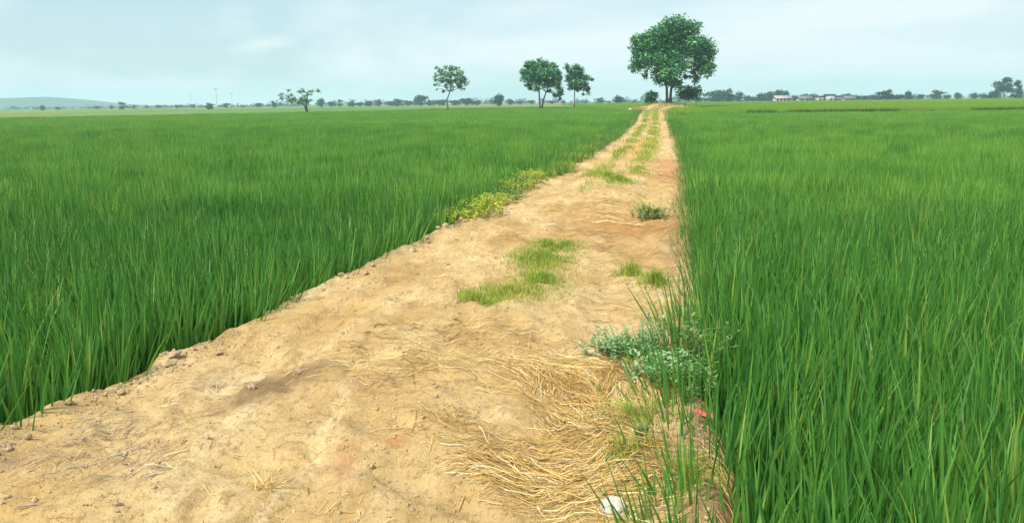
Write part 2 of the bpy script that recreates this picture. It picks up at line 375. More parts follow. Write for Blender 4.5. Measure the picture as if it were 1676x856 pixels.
def track_z(x, y):
    x = np.asarray(x, float); y = np.asarray(y, float)
    l, r = edge_l(y), edge_r(y); s = (x - l) / (r - l)
    z = 0.05 * np.sin(np.clip(s, 0, 1) * np.pi) - 0.02
    z = z - 0.035 * np.exp(-((s - 0.22) / 0.10) ** 2) - 0.04 * np.exp(-((s - 0.80) / 0.09) ** 2)     # wheel ruts
    z = z + 0.075 * fbm(x * 0.9, y * 0.6, 12) + 0.045 * fbm(x * 3.7, y * 3.0, 14, 3) + 0.026 * fbm(x * 15, y * 13, 16, 3) + 0.028 * fbm((x - 0.22 * y) * 4.5, y * 0.45, 19, 3) - 0.022 * np.clip(fbm(x * 5.5, y * 5.0, 22, 2) - 0.12, 0, 1) * 3
    d = np.maximum(l - x, x - r)                                                                   # metres beyond the lip
    z = z + 0.05 * np.exp(-(d / 0.09) ** 2) * (vnoise(x * 5, y * 5, 18) + 0.3)
    z = np.where(d > 0, z * (1 - sstep(d / 0.3)) - 0.47 * sstep(d / 0.34), z)
    return np.maximum(z, np.where(y > 100, mound_z(x, y) + 0.05, -9))

ys = [-7.5]
while ys[-1] < 1.8: ys.append(ys[-1] + 0.09)
while ys[-1] < 141: ys.append(ys[-1] + max(0.024, 0.0062 * ys[-1]))
ys = np.array(ys)
cols = np.concatenate([np.linspace(-0.42, -0.03, 11), np.linspace(0, 1, 104), np.linspace(0.03, 0.42, 11)])
l_, r_ = edge_l(ys)[:, None], edge_r(ys)[:, None]
cc = cols[None]
Xp = np.where(np.arange(len(cols))[None] < 11, l_ + cc, np.where(np.arange(len(cols))[None] > 114, r_ + cc, l_ + cc * (r_ - l_)))
Yp = ys[:, None] + 0 * Xp
tag(obj('dirt_track', grid_mesh(Xp, Yp, track_z(Xp, Yp), 'dirt_track', M['path'])), 'pale sandy dirt track on a low bank between two rice fields', kind='structure')

gx, gy = np.meshgrid(np.linspace(MC[0] - 8.8, MC[0] + 8.8, 50), np.linspace(MC[1] - 19.5, MC[1] + 19.5, 60))
tag(obj('mound', grid_mesh(gx, gy, mound_z(gx, gy), 'mound', M['path'])), 'low grassy earth mound under the big tree', kind='structure')

def sheet(name, pts, z, mat, label):
    me = bpy.data.meshes.new(name); me.from_pydata([(x, y, z) for x, y in pts], [], [tuple(range(len(pts)))])
    me.materials.append(mat)
    return tag(obj(name, me), label, kind='structure')
sheet('paddy_soil', [(-180, -20), (-3.2, -20), (-1.6, 8), (1.0, 18), (8.0, 54), (14.8, 95), (19, 118), (19, 166), (-30, 160), (-80, 96), (-180, 60)], -0.425, M['mud'], 'dark wet soil of the rice field with the far trees')
sheet('paddy_soil', [(-1.0, -20), (140, -20), (140, 80), (15.2, 81), (11.6, 61), (6.5, 33), (2.2, 11), (0.7, 3)], -0.425, M['mud'], 'dark wet soil of the rice field beside the straw')

# hills far off to the left, their base colour tinted bluish to add to the haze
hx = np.linspace(-2700, -1150, 120); hy = np.linspace(2500, 3300, 16)
HX, HY = np.meshgrid(hx, hy); HK = 0.66
prof = np.interp(hx, [-2700, -2350, -2080, -1990, -1850, -1720, -1640, -1560, -1450, -1300, -1150], [40, 50, 50, 46, 40, 41, 44, 36, 20, 6, 0])
HZ = (prof[None] + 5 * fbm(HX / 160, HY / 160, 40)) * np.sin((HY - 2500) / 800 * np.pi) ** 0.7 * (prof[None] / (prof[None] + 4)) - 1.0
tag(obj('hills', grid_mesh(HX * HK, HY * HK, np.maximum(HZ * HK, -0.9), 'hills', M['hill'])), 'low blue hills in the haze on the horizon', kind='structure')

# low banks between the fields
def bank(pts, w, h, name, label):
    pts = np.array(pts, float); n = 160
    t = np.linspace(0, 1, n); d = np.linspace(0, 1, len(pts))
    cx, cy_ = np.interp(t, d, pts[:, 0]), np.interp(t, d, pts[:, 1])
    tx, ty = np.gradient(cx), np.gradient(cy_); ll = np.hypot(tx, ty); nx, ny = -ty / ll, tx / ll
    o = np.linspace(-1, 1, 9)
    Xb = cx[:, None] + nx[:, None] * o * w; Yb = cy_[:, None] + ny[:, None] * o * w
    Zb = -0.46 + h * np.cos(o[None] * np.pi / 2) ** 0.8 * (1 + 0.2 * fbm(Xb * 0.6, Yb * 0.6, 50))
    return tag(obj(name, grid_mesh(Xb, Yb, Zb, name, M['bank'])), label, kind='structure')
M['bank'] = solid_mat('grassy_bank', (0.028, 0.062, 0.016), (0.07, 0.11, 0.03), 0.8, 1.0, 0.5)  # dark tone also carries the shade at the next field's front edge
bank([(24, 82.3), (60, 81.5), (130, 80.5)], 0.9, 0.80, 'field_bank', 'narrow weedy bank crossing behind the field beside the straw')
bank([(-150, 70), (-80, 98), (-34, 141), (-12, 166), (18, 169)], 1.2, 0.75, 'field_bank', 'grassy bank along the far edge of the field, under the small trees')

M['weed_shade'] = leaf_mat('bank_weed_shade', [(0.0, (0.018, 0.065, 0.012)), (0.6, (0.04, 0.11, 0.02)), (1.0, (0.10, 0.16, 0.03))], transl=0.2)  # dark blades added as painted shade for the front of the field behind
def bank_grass(pts, w, n, h, label, seed):
    g = np.random.default_rng(seed); pts = np.array(pts, float); t = g.random(n); d = np.linspace(0, 1, len(pts))
    x = np.interp(t, d, pts[:, 0]) + g.normal(0, w, n); y = np.interp(t, d, pts[:, 1]) + g.normal(0, w, n)
    kp = fbm(x * 0.25, y * 0.25, 52, 3) > -0.28; x, y = x[kp], y[kp]; n = len(x)
    V, F, T = blades(np.stack([x, y, np.full(n, -0.3)], -1), g.random(n) * 6.283, np.abs(g.normal(0, 0.25, n)), g.uniform(0, 0.6, n), g.uniform(h * 0.7, h, n), np.full(n, 0.022), 3, g.random(n))
    tag(obj('bank_weeds_shade', raw_mesh('bank_weeds_shade', V, F, M['weed_shade'], T)), label, kind='stuff')
bank_grass([(24, 82.3), (60, 81.5), (130, 80.5)], 0.3, 15000, 1.0, 'dark weeds added as the shaded front of the next rice field, along the narrow bank', 53)
bank_grass([(-150, 70), (-80, 98), (-34, 141), (-12, 166), (18, 169)], 0.5, 9000, 0.85, 'dark weeds growing along the bank under the small trees', 54)

# ------------------------------------------------------------------ rice: instanced clumps as stuff
def clump_mesh(name, mat, n, rad, L0, L1, hw, S, lean, curve, spread=None):
    base = np.stack([rng.normal(0, rad, n), rng.normal(0, rad, n), np.zeros(n)], -1)
    az = np.where(rng.random(n) < 0.7, np.arctan2(base[:, 1], base[:, 0]), rng.random(n) * 6.283)
    L = rng.uniform(L0, L1, n)
    V, F, T = blades(base, az, np.abs(rng.normal(0, lean, n)), np.abs(rng.normal(0, curve, n)), L, hw * rng.uniform(0.7, 1.2, n), S, np.where(rng.random(n) < 0.025, 1.0, rng.beta(2.2, 2.6, n)))
    return raw_mesh(name, V, F, mat, T)
def patch_mesh(name, mat, n, size, L0, L1, hw, S, lean, curve, lump=0.06):
    base = np.stack([rng.uniform(-size / 2, size / 2, n), rng.uniform(-size / 2, size / 2, n), np.zeros(n)], -1)
    base[:, 2] = lump * fbm(base[:, 0] / size * 4 + rng.random() * 50, base[:, 1] / size * 4, 3)
    V, F, T = blades(base, rng.random(n) * 6.283, np.abs(rng.normal(0, lean, n)), np.abs(rng.normal(0, curve, n)), rng.uniform(L0, L1, n), hw * rng.uniform(0.7, 1.2, n), S, rng.beta(2.2, 2.4, n))
    return raw_mesh(name, V, F, mat, T)

def source(name, meshes):
    col = bpy.data.collections.new(name)
    for me in meshes: col.objects.link(bpy.data.objects.new(name, me))
    return col

def scatter(name, layers, label, parent=None):
    """one object of instanced tufts: layers = list of (collection, pos, rot, scale)"""
    tot = [len(x[1]) for x in layers]
    pos = np.concatenate([x[1] for x in layers]); rot = np.concatenate([x[2] for x in layers]); scl = np.concatenate([x[3] for x in layers])
    lay = np.concatenate([np.full(k, i) for i, k in enumerate(tot)])
    me = bpy.data.meshes.new(name); me.vertices.add(len(pos)); me.vertices.foreach_set('co', pos.astype(np.float32).ravel())
    a = me.attributes.new('rot', 'FLOAT_VECTOR', 'POINT'); a.data.foreach_set('vector', rot.astype(np.float32).ravel())
    a = me.attributes.new('scl', 'FLOAT_VECTOR', 'POINT'); a.data.foreach_set('vector', scl.astype(np.float32).ravel())
    a = me.attributes.new('pick', 'INT', 'POINT'); a.data.foreach_set('value', rng.integers(0, 1000, len(pos)).astype(np.int32))
    a = me.attributes.new('layer', 'INT', 'POINT'); a.data.foreach_set('value', lay.astype(np.int32))
    o = obj(name, me, parent)
    ng = bpy.data.node_groups.new(name + '_scatter', 'GeometryNodeTree')
    ng.interface.new_socket('Geometry', in_out='INPUT', socket_type='NodeSocketGeometry')
    ng.interface.new_socket('Geometry', in_out='OUTPUT', socket_type='NodeSocketGeometry')
    n, l = ng.nodes, ng.links
    gi, go = n.new('NodeGroupInput'), n.new('NodeGroupOutput')
    def named(nm, dt):
        x = n.new('GeometryNodeInputNamedAttribute'); x.data_type = dt; x.inputs['Name'].default_value = nm; return x.outputs['Attribute']
    jn = n.new('GeometryNodeJoinGeometry')
    e2r = n.new('FunctionNodeEulerToRotation'); l.new(named('rot', 'FLOAT_VECTOR'), e2r.inputs[0])
    ly = named('layer', 'INT'); pk = named('pick', 'INT'); sc = named('scl', 'FLOAT_VECTOR')
    for i, x in enumerate(layers):
        cmpn = n.new('FunctionNodeCompare'); cmpn.data_type = 'INT'; cmpn.operation = 'EQUAL'
        l.new(ly, cmpn.inputs[2]); cmpn.inputs[3].default_value = i
        ci = n.new('GeometryNodeCollectionInfo'); ci.inputs[0].default_value = x[0]
        ci.inputs['Separate Children'].default_value = True; ci.inputs['Reset Children'].default_value = True
        ip = n.new('GeometryNodeInstanceOnPoints')
        l.new(gi.outputs[0], ip.inputs['Points']); l.new(cmpn.outputs[0], ip.inputs['Selection'])
        l.new(ci.outputs[0], ip.inputs['Instance']); ip.inputs['Pick Instance'].default_value = True
        l.new(pk, ip.inputs['Instance Index']); l.new(e2r.outputs[0], ip.inputs['Rotation']); l.new(sc, ip.inputs['Scale'])
        l.new(ip.outputs[0], jn.inputs[0])
    l.new(jn.outputs[0], go.inputs[0])
    o.modifiers.new('scatter', 'NODES').node_group = ng
    return tag(o, label, kind='stuff')

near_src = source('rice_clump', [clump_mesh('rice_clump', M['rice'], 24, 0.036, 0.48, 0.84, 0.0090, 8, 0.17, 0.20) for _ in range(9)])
mid_src = source('rice_patch', [patch_mesh('rice_patch', M['rice' if _ % 2 else 'rice_lit'], 310, 0.75, 0.54, 0.84, 0.0088, 5, 0.16, 0.4) for _ in range(7)])
far_src = source('rice_stand', [patch_mesh('rice_stand', M['rice_lit'], 900, 2.2, 0.66, 0.84, 0.015, 5, 0.18, 1.2) for _ in range(6)])
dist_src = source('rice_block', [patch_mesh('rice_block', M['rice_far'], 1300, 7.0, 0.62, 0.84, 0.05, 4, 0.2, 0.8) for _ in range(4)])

def jitter(x0, x1, y0, y1, step):
    gx, gy = np.meshgrid(np.arange(x0, x1, step), np.arange(y0, y1, step))
    p = np.stack([gx.ravel(), gy.ravel()], -1)
    return p + rng.uniform(-0.42, 0.42, p.shape) * step
def wedge(p, lo, hi, half=44):
    d = np.hypot(p[:, 0], p[:, 1]); a = np.degrees(np.arctan2(p[:, 0], p[:, 1]))
    return (d >= lo) & (d < hi) & ((np.abs(a) < half) | (d < 5)) & (p[:, 1] > -3)
def far_line_left(x): return np.interp(x, [-160, -80, -34, -12, 18, 30], [64, 94, 136, 161, 164, 164])
def field_layers(inside, root, right):
    def pack(src, p, s0, s1, tilt):
        n = len(p); dist = np.hypot(p[:, 0], p[:, 1])
        rot = np.stack([rng.normal(0, tilt, n), rng.normal(0, tilt, n), rng.uniform(0, 6.283, n)], -1)
        z = np.full(n, root) + 0.05 * fbm(p[:, 0] * 0.12, p[:, 1] * 0.12, 60, 3)
        hgt = rng.uniform(s0, s1, n) * (1 + 0.13 * fbm(p[:, 0] * 0.45, p[:, 1] * 0.45, 61, 3))
        w = rng.uniform(0.9, 1.15, n)
        return (src, np.column_stack([p, z]), rot, np.stack([w, w, hgt], -1))
    x0, x1 = (-0.5, 30) if right else (-30, 8)
    out = []
    p = jitter(x0, x1, -3, 62, 0.178)
    d = np.hypot(p[:, 0], p[:, 1]); m = inside(p)
    e = m + 0
    near = wedge(p, 0.0, 15) & (m > 0.02) | (wedge(p, 15, 62) & (m > 0.02) & (m < 0.55))
    keep = near & ~((d > 11) & (d < 15) & (m > 0.55) & (rng.random(len(p)) < (d - 11) / 4))
    pn = p[keep]; a = pack(near_src, pn, 0.84, 1.06, 0.07)
    # plants on the rim lean out over the track
    mm = m[keep]; lean = np.clip(0.28 - mm, 0, 0.28) * (np.where(pn[:, 1] < 5, 1.5, 0.45) if right else 0.8)
    a[2][:, 2] = rng.uniform(0, 6.283, len(pn))
    yaw = a[2][:, 2]
    # euler XYZ is applied X, then Y, then Z: lean first about a world axis means turning it back by the yaw
    sgn = -1.0 if right else 1.0
    a[2][:, 1] += sgn * lean * np.cos(yaw); a[2][:, 0] += sgn * lean * np.sin(yaw)
    out.append(a)
    p = jitter(x0 * 2.2, x1 * 2.2, 0, 62, 0.60)
    d = np.hypot(p[:, 0], p[:, 1]); m = inside(p)
    keep = wedge(p, 11, 58) & (m > 0.5) & ~((d < 15) & (rng.random(len(p)) > (d - 11) / 4)) & ~((d > 50) & (rng.random(len(p)) < (d - 50) / 8))
    out.append(pack(mid_src, p[keep], 0.86, 1.1, 0.03))
    p = jitter(-170 if not right else 4, 150 if right else 25, 30, 172, 1.6)
    d = np.hypot(p[:, 0], p[:, 1]); m = inside(p)
    keep = wedge(p, 50, 190) & (m > 0.9) & ~((d < 58) & (rng.random(len(p)) > (d - 50) / 8))
    out.append(pack(far_src, p[keep], 0.88, 1.08, 0.02))
    p = jitter(-170 if not right else 4, 150 if right else 25, 55, 172, 0.62)
    m = inside(p); keep = wedge(p, 56, 190) & (m > 0.42) & (m < 1.1)
    out.append(pack(mid_src, p[keep], 0.86, 1.08, 0.03))
    return out
def in_left(p):
    base = np.minimum(edge_l(np.clip(p[:, 1], -8, 118)) - 0.10 - p[:, 0], (far_line_left(p[:, 0]) - 1.2 - p[:, 1]) * 0.8)
    dm = np.hypot((p[:, 0] - MC[0]) / 8.2, (p[:, 1] - MC[1]) / 18.2)
    return np.where((dm < 1) | ((p[:, 1] > 118) & (p[:, 0] > 18.5)), -1, base)
def in_right(p):
    return np.minimum(p[:, 0] - edge_r(np.clip(p[:, 1], -8, 118)) + np.interp(p[:, 1], [3.5, 5.5, 8], [0.24, 0.10, -0.06]), 80.3 - 0.01 * p[:, 0] - p[:, 1])
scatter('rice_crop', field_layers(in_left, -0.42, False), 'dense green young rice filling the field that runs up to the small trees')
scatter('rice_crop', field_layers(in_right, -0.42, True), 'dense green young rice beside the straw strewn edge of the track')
# second field beyond the bank on the right
def block_layers(p, src, root, s0, s1):
    n = len(p); rot = np.stack([np.zeros(n), np.zeros(n), rng.uniform(0, 6.283, n)], -1)
    hgt = rng.uniform(s0, s1, n); w = rng.uniform(0.95, 1.1, n)
    return (src, np.column_stack([p, np.full(n, root)]), rot, np.stack([w, w, hgt], -1))
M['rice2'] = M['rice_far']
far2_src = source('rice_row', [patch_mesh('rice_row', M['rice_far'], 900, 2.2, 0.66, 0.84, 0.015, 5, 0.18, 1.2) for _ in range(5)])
p1 = jitter(15, 160, 84.5, 170, 1.65)
k1 = wedge(p1, 60, 190) & (p1[:, 0] > np.interp(p1[:, 1], [84, 110, 118, 150, 156, 170], [17.5, 22.5, 32.5, 35, 28, 28]))
p2 = jitter(0, 420, 166, 430, 5.4); k2 = wedge(p2, 160, 520, 40) & (p2[:, 0] > 30)
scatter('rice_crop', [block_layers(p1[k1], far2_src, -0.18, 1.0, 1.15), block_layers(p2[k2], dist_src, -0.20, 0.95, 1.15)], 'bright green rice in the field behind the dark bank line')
p3 = jitter(-120, 26, 171, 230, 5.4); k3 = wedge(p3, 160, 520, 40) & (p3[:, 0] > -20)
scatter('rice_crop', [block_layers(p3[k3], dist_src, -0.42, 0.8, 1.0)], 'bright green crop strip behind the small trees')

# ------------------------------------------------------------------ trees
def leaf_cloud(lobes, dens, leaf, seed, clump=0.32):
    """lobes: (x, y, z, rx, ry, rz); leaves gathered in sprigs on and inside every lobe"""
    g = np.random.default_rng(seed); Pn, Tn = [], []
    for (x, y, z, rx, ry, rz) in lobes:
        area = (rx * rz + rx * ry + ry * rz) / 3
        k = max(4, int(dens * area)); q = max(3, k // 9)
        d = g.normal(size=(q, 3)); d /= np.linalg.norm(d, axis=1)[:, None]
        c = d * (g.random(q) ** 0.45)[:, None]
        tone = np.clip(g.normal(0.45, 0.26, q), 0, 1)
        w = g.integers(0, q, k)
        pts = c[w] * np.array([rx, ry, rz]) + g.normal(0, clump, (k, 3)) * min(rx, rz) ** 0.5 * np.array([1, 1, 0.75])
        Pn.append(pts + np.array([x, y, z])); Tn.append(np.clip(tone[w] + g.normal(0, 0.13, k), 0, 1))
    P = np.concatenate(Pn); T = np.concatenate(Tn); N = len(P)
    nrm = g.normal(size=(N, 3)); nrm[:, 2] = np.abs(nrm[:, 2]) + 0.4; nrm /= np.linalg.norm(nrm, axis=1)[:, None]
    u = np.cross(nrm, g.normal(size=(N, 3))); u /= np.linalg.norm(u, axis=1)[:, None]; v = np.cross(nrm, u)
    s = leaf * g.uniform(0.4, 1.4, N)[:, None]
    V = np.stack([P - u * s, P - v * s * 0.42 + nrm * s * 0.12, P + u * s, P + v * s * 0.42 + nrm * s * 0.12], 1).reshape(-1, 3)
    F = np.arange(N * 4).reshape(-1, 4)
    return V, F, np.repeat(T, 4)

def limb(a, b, r0, r1, g, n=7, sag=0.12):
    a, b = np.array(a, float), np.array(b, float); t = np.linspace(0, 1, n)[:, None]
    L = np.linalg.norm(b - a)
    p = a + (b - a) * t; w = np.sin(t * np.pi)
    p = p + w * np.array([g.normal(0, sag), g.normal(0, sag), sag]) * L
    return tube(p, r0 + (r1 - r0) * t[:, 0] ** 0.8, 6)

def build_tree(name, loc, k, origin, lobes2, trunks, dens, leaf, seed, label, cat='tree', group=None, depth=0.8, leafmat='crown', tr=0.17, clump=0.3, rot=0.0):
    """lobes2: (X, Y, rx, ry) in sketch units with k metres a unit and the foot at origin"""
    g = np.random.default_rng(seed)
    root = empty(name, loc, label, cat, group)
    L = [((X - origin[0]) * k, (origin[1] - Y) * k, rx * k, ry * k) for X, Y, rx, ry in lobes2]
    cx = np.mean([a[0] for a in L]); hw = max(abs(a[0] - cx) + a[2] for a in L)
    zc = np.mean([a[1] for a in L]); hz = max(abs(a[1] - zc) + a[3] for a in L)
    lob = []
    for (x, z, rx, rz) in L:
        room = hw * depth * math.sqrt(max(0.04, 1 - ((x - cx) / hw) ** 2 * 0.9 - ((z - zc) / hz) ** 2 * 0.5))
        ry = (rx + rz) / 2
        big = rx * rz > 0.10 * hw * hz * 0.35
        for sgn in ((-1, 1) if big else (g.choice([-1, 1]),)):
            y = sgn * g.uniform(0.15, 0.75) * room
            lob.append((x, y, z, rx, ry, rz))
    tubes = []
    tops = []
    for tp in trunks:
        pts = [((X - origin[0]) * k, g.normal(0, 0.05) * i, (origin[1] - Y) * k) for i, (X, Y) in enumerate(tp)]
        pts[0] = (pts[0][0], 0, -0.25)
        P = np.array(pts); t = np.linspace(0, 1, 10); d = np.linspace(0, 1, len(P))
        Q = np.stack([np.interp(t, d, P[:, i]) for i in range(3)], -1)
        rad = tr * (1.0 - 0.55 * t); rad[0] *= 1.5; rad[1] *= 1.12
        V, F, T = tube(Q, rad, 9)
        obj('trunk', raw_mesh('trunk', V, F, M['bark'], T, True), root)
        tops += [Q[6], Q[8], Q[9]]
    by_trunk = [[limb(tops[3 * i], tops[3 * i + 2], tr * 0.3, tr * 0.2, g, sag=0.0)] for i in range(len(trunks))]
    for (x, y, z, rx, ry, rz) in lob:
        c = np.array([x, y, z]); i = min(range(len(tops)), key=lambda j: np.linalg.norm(c - tops[j]) + (0 if tops[j][2] < z + 0.3 else 2))
        by_trunk[i // 3].append(limb(tops[i], c, tr * 0.42, tr * 0.10, g))
    for tubes in by_trunk:
        if tubes: V, F, T = join(tubes); obj('limbs', raw_mesh('limbs', V, F, M['bark'], T, True), root)
    V, F, T = leaf_cloud(lob, dens, leaf, seed + 1, clump)
    obj('crown', raw_mesh('crown', V, F, M[leafmat], T), root)
    root.rotation_euler.z = rot
    return root

BIG = [(440, 130, 105, 75), (560, 150, 85, 65), (600, 180, 60, 60), (330, 190, 105, 70), (190, 230, 90, 50), (125, 235, 45, 35), (130, 330, 50, 50), (160, 430, 70, 60),
       (220, 300, 110, 80), (400, 280, 140, 100), (560, 290, 120, 100), (690, 300, 90, 80), (740, 380, 55, 90), (700, 470, 75, 70), (430, 420, 130, 100),
       (250, 400, 110, 60), (640, 400, 70, 60), (400, 510, 105, 75), (325, 575, 45, 40), (670, 555, 35, 45), (100, 460, 35, 35), (205, 515, 25, 45),
       (595, 530, 35, 20), (420, 595, 60, 45), (770, 470, 30, 25), (490, 590, 45, 40)]
build_tree('broadleaf_tree', (26.15, 135, 1.1), 0.0194, (425, 755), BIG, [[(412, 760), (408, 690), (405, 610), (350, 480), (300, 360)], [(438, 760), (440, 680), (448, 600), (520, 430), (580, 300)]],
           290, 0.27, 101, 'tallest broadleaf tree with twin trunks on the mound at the end of the track', depth=0.85, tr=0.26, clump=0.30)
build_tree('round_bush', (23.6, 137.5, 1.0), 0.0203, (295, 745), [(270, 690, 40, 35), (320, 680, 40, 35), (295, 660, 40, 30), (290, 715, 55, 28)], [[(295, 745), (295, 690)]],
           330, 0.17, 110, 'small dark round bush left of the twin trunks', 'bush', tr=0.05, clump=0.22)
build_tree('round_bush', (30.2, 138.5, 0.95), 0.0206, (590, 750), [(530, 660, 50, 45), (590, 640, 55, 40), (650, 650, 45, 45), (560, 690, 60, 40), (630, 690, 45, 35), (600, 670, 70, 45)],
           [[(560, 755), (565, 680)], [(652, 750), (645, 670)]], 300, 0.18, 113, 'wide dark bush on thin stems beside the twin trunks', 'bush', tr=0.05, clump=0.22)
T733 = [(240, 160, 55, 40), (330, 145, 50, 40), (440, 160, 60, 42), (530, 150, 45, 42), (180, 260, 50, 45), (290, 240, 75, 55), (420, 250, 75, 55), (560, 240, 65, 60), (630, 330, 60, 60), (190, 330, 50, 40),
        (155, 390, 30, 26), (280, 330, 65, 45), (400, 340, 70, 50), (520, 335, 75, 50), (560, 410, 60, 42), (600, 465, 42, 30), (660, 385, 40, 42), (340, 410, 45, 45), (230, 400, 32, 32), (430, 420, 48, 45), (300, 505, 55, 24), (205, 465, 24, 20), (450, 490, 25, 25)]
build_tree('open_crowned_tree', (-12.6, 165, -0.05), 0.01294, (365, 800), [(a, b, c, d) for a, b, c, d in T733], [[(365, 790), (362, 700), (345, 640), (395, 540), (415, 430), (420, 300)]],
           300, 0.19, 131, 'small tree standing alone with a sparse see-through round crown', group=None, depth=0.7, tr=0.17, clump=0.20)
T885 = [(240, 180, 75, 50), (400, 115, 50, 32), (330, 200, 95, 65), (480, 190, 85, 55), (590, 200, 62, 55), (200, 280, 72, 62), (180, 380, 52, 55), (320, 300, 105, 80), (460, 300, 105, 80), (600, 300, 75, 75), (640, 380, 62, 72),
        (300, 395, 100, 52), (450, 400, 110, 52), (570, 430, 75, 55), (240, 455, 55, 35), (340, 475, 42, 32), (520, 475, 50, 32), (660, 480, 52, 52), (660, 560, 50, 52), (700, 590, 42, 36), (670, 650, 28, 25), (520, 535, 32, 25), (330, 520, 55, 40), (450, 470, 70, 40), (610, 610, 42, 40), (260, 500, 45, 30)]
build_tree('broadleaf_tree', (6.27, 168, 0.1), 0.01464, (405, 790), T885, [[(402, 790), (388, 680), (382, 560), (390, 420), (380, 280)], [(415, 790), (440, 670), (480, 560), (540, 430)]],
           420, 0.23, 151, 'dark dense tree with forked trunk, the wider of the close pair', depth=0.8, tr=0.19, clump=0.24)
T940 = [(740, 230, 45, 42), (870, 225, 55, 42), (800, 285, 55, 42), (930, 280, 45, 55), (770, 360, 55, 52), (880, 340, 82, 72), (990, 370, 62, 52), (1060, 400, 42, 32), (790, 440, 52, 42), (880, 445, 82, 52),
        (970, 455, 62, 42), (1040, 565, 34, 44), (980, 600, 24, 24), (1010, 510, 52, 42), (735, 400, 34, 34), (800, 500, 48, 36), (900, 515, 60, 36)]
build_tree('slender_tree', (13.0, 166, 0.0), 0.01447, (845, 800), T940, [[(845, 800), (848, 680), (850, 560), (865, 420), (880, 300)]],
           360, 0.22, 171, 'slim straight trunked tree, the smaller of the close pair', depth=0.75, tr=0.13, clump=0.22)
T503 = [(430, 195, 50, 18), (560, 212, 60, 24), (650, 200, 50, 36), (790, 203, 50, 24), (900, 200, 42, 36), (740, 258, 50, 22), (240, 252, 34, 22), (180, 265, 20, 15), (310, 300, 38, 28), (385, 280, 38, 36), (460, 328, 50, 32), (400, 360, 70, 40),
        (230, 330, 42, 12), (600, 338, 50, 40), (640, 370, 60, 45), (690, 300, 30, 55), (780, 370, 42, 20), (720, 400, 42, 22), (200, 400, 42, 22), (95, 388, 35, 18), (550, 380, 50, 40)]
build_tree('sprawling_tree', (-34.7, 140, 0.15), 0.00997, (685, 570), T503, [[(685, 575), (678, 500), (672, 430), (690, 330), (700, 240)], [(680, 540), (640, 440), (520, 360), (390, 310)]],
           560, 0.14, 191, 'low sprawling flat topped tree with ragged branches', depth=0.6, tr=0.15, clump=0.26)
T1650 = [(1520, 118, 42, 28), (1460, 160, 38, 36), (1540, 175, 42, 32), (1500, 205, 50, 32), (1442, 240, 34, 32), (1570, 215, 34, 34), (1440, 280, 28, 18)]
build_tree('broadleaf_tree', (276.5, 458, -0.44), 0.0553, (1520, 312), T1650, [[(1515, 320), (1510, 240), (1515, 160)]], 70, 0.5, 211, 'tall dark loose crowned tree rising alone from the far field edge', depth=0.7, tr=0.35, clump=0.35, leafmat='crown_far')
build_tree('slender_tree', (284.5, 460, -0.44), 0.0553, (1630, 312), [(1620, 148, 28, 28), (1645, 235, 32, 40), (1605, 270, 25, 25), (1640, 180, 20, 25)], [[(1625, 320), (1625, 240), (1622, 150)]],
           70, 0.5, 213, 'thin tree touching the tall loose crowned tree', depth=0.7, tr=0.25, clump=0.3, leafmat='crown_far')

# far trees on the horizon: three kinds, copied
def far_kind(seed, w, h, label):
    g = np.random.default_rng(seed)
    root = empty('far_tree', (0, -900, -0.44), label, 'tree', 'far trees along the horizon')
    lob = []
    for i in range(9):
        a = g.uniform(0, 6.28); r = g.uniform(0, 0.62) * w / 2
        lob.append((r * math.cos(a), r * math.sin(a), h * g.uniform(0.16, 0.78), w * g.uniform(0.20, 0.32), w * g.uniform(0.18, 0.3), h * g.uniform(0.13, 0.22)))
    V, F, T = leaf_cloud(lob, 34, 0.5, seed, 0.3)
    V, F, T = tube([(0, 0, -0.2), (0.1, 0, h * 0.3), (0, 0.1, h * 0.6)], [0.25, 0.2, 0.1], 6)
    tr = obj('trunk', raw_mesh('trunk', V, F, M['bark'], T, True), root)
    V, F, T = leaf_cloud(lob, 34, 0.5, seed, 0.3)
    cr = obj('crown', raw_mesh('crown', V, F, M['crown_far'], T), root)
    return root, tr, cr
KINDS = [far_kind(301, 8.5, 6.5, 'small rounded tree in the hazy line on the horizon'), far_kind(302, 13.0, 6.0, 'broad low spreading tree in the hazy line on the horizon'), far_kind(303, 6.0, 8.0, 'narrow upright tree in the hazy line on the horizon')]
USED = [False] * 3
def far_tree(kind, x, y, s, label=None, group='far trees along the horizon'):
    root, tr, cr = KINDS[kind]
    if USED[kind]:
        r2 = root.copy(); C.objects.link(r2)
        for c in (tr, cr):
            k2 = c.copy(); C.objects.link(k2); k2.parent = r2
        root = r2
    USED[kind] = True
    root.location = (x, y, -0.44); root.scale = (s * random.uniform(0.75, 1.5), s * random.uniform(0.8, 1.3), s * random.uniform(0.65, 1.15)); root.rotation_euler = (0, 0, random.uniform(0, 6.28))
    if label: root['label'] = label; del root['group']
    return root
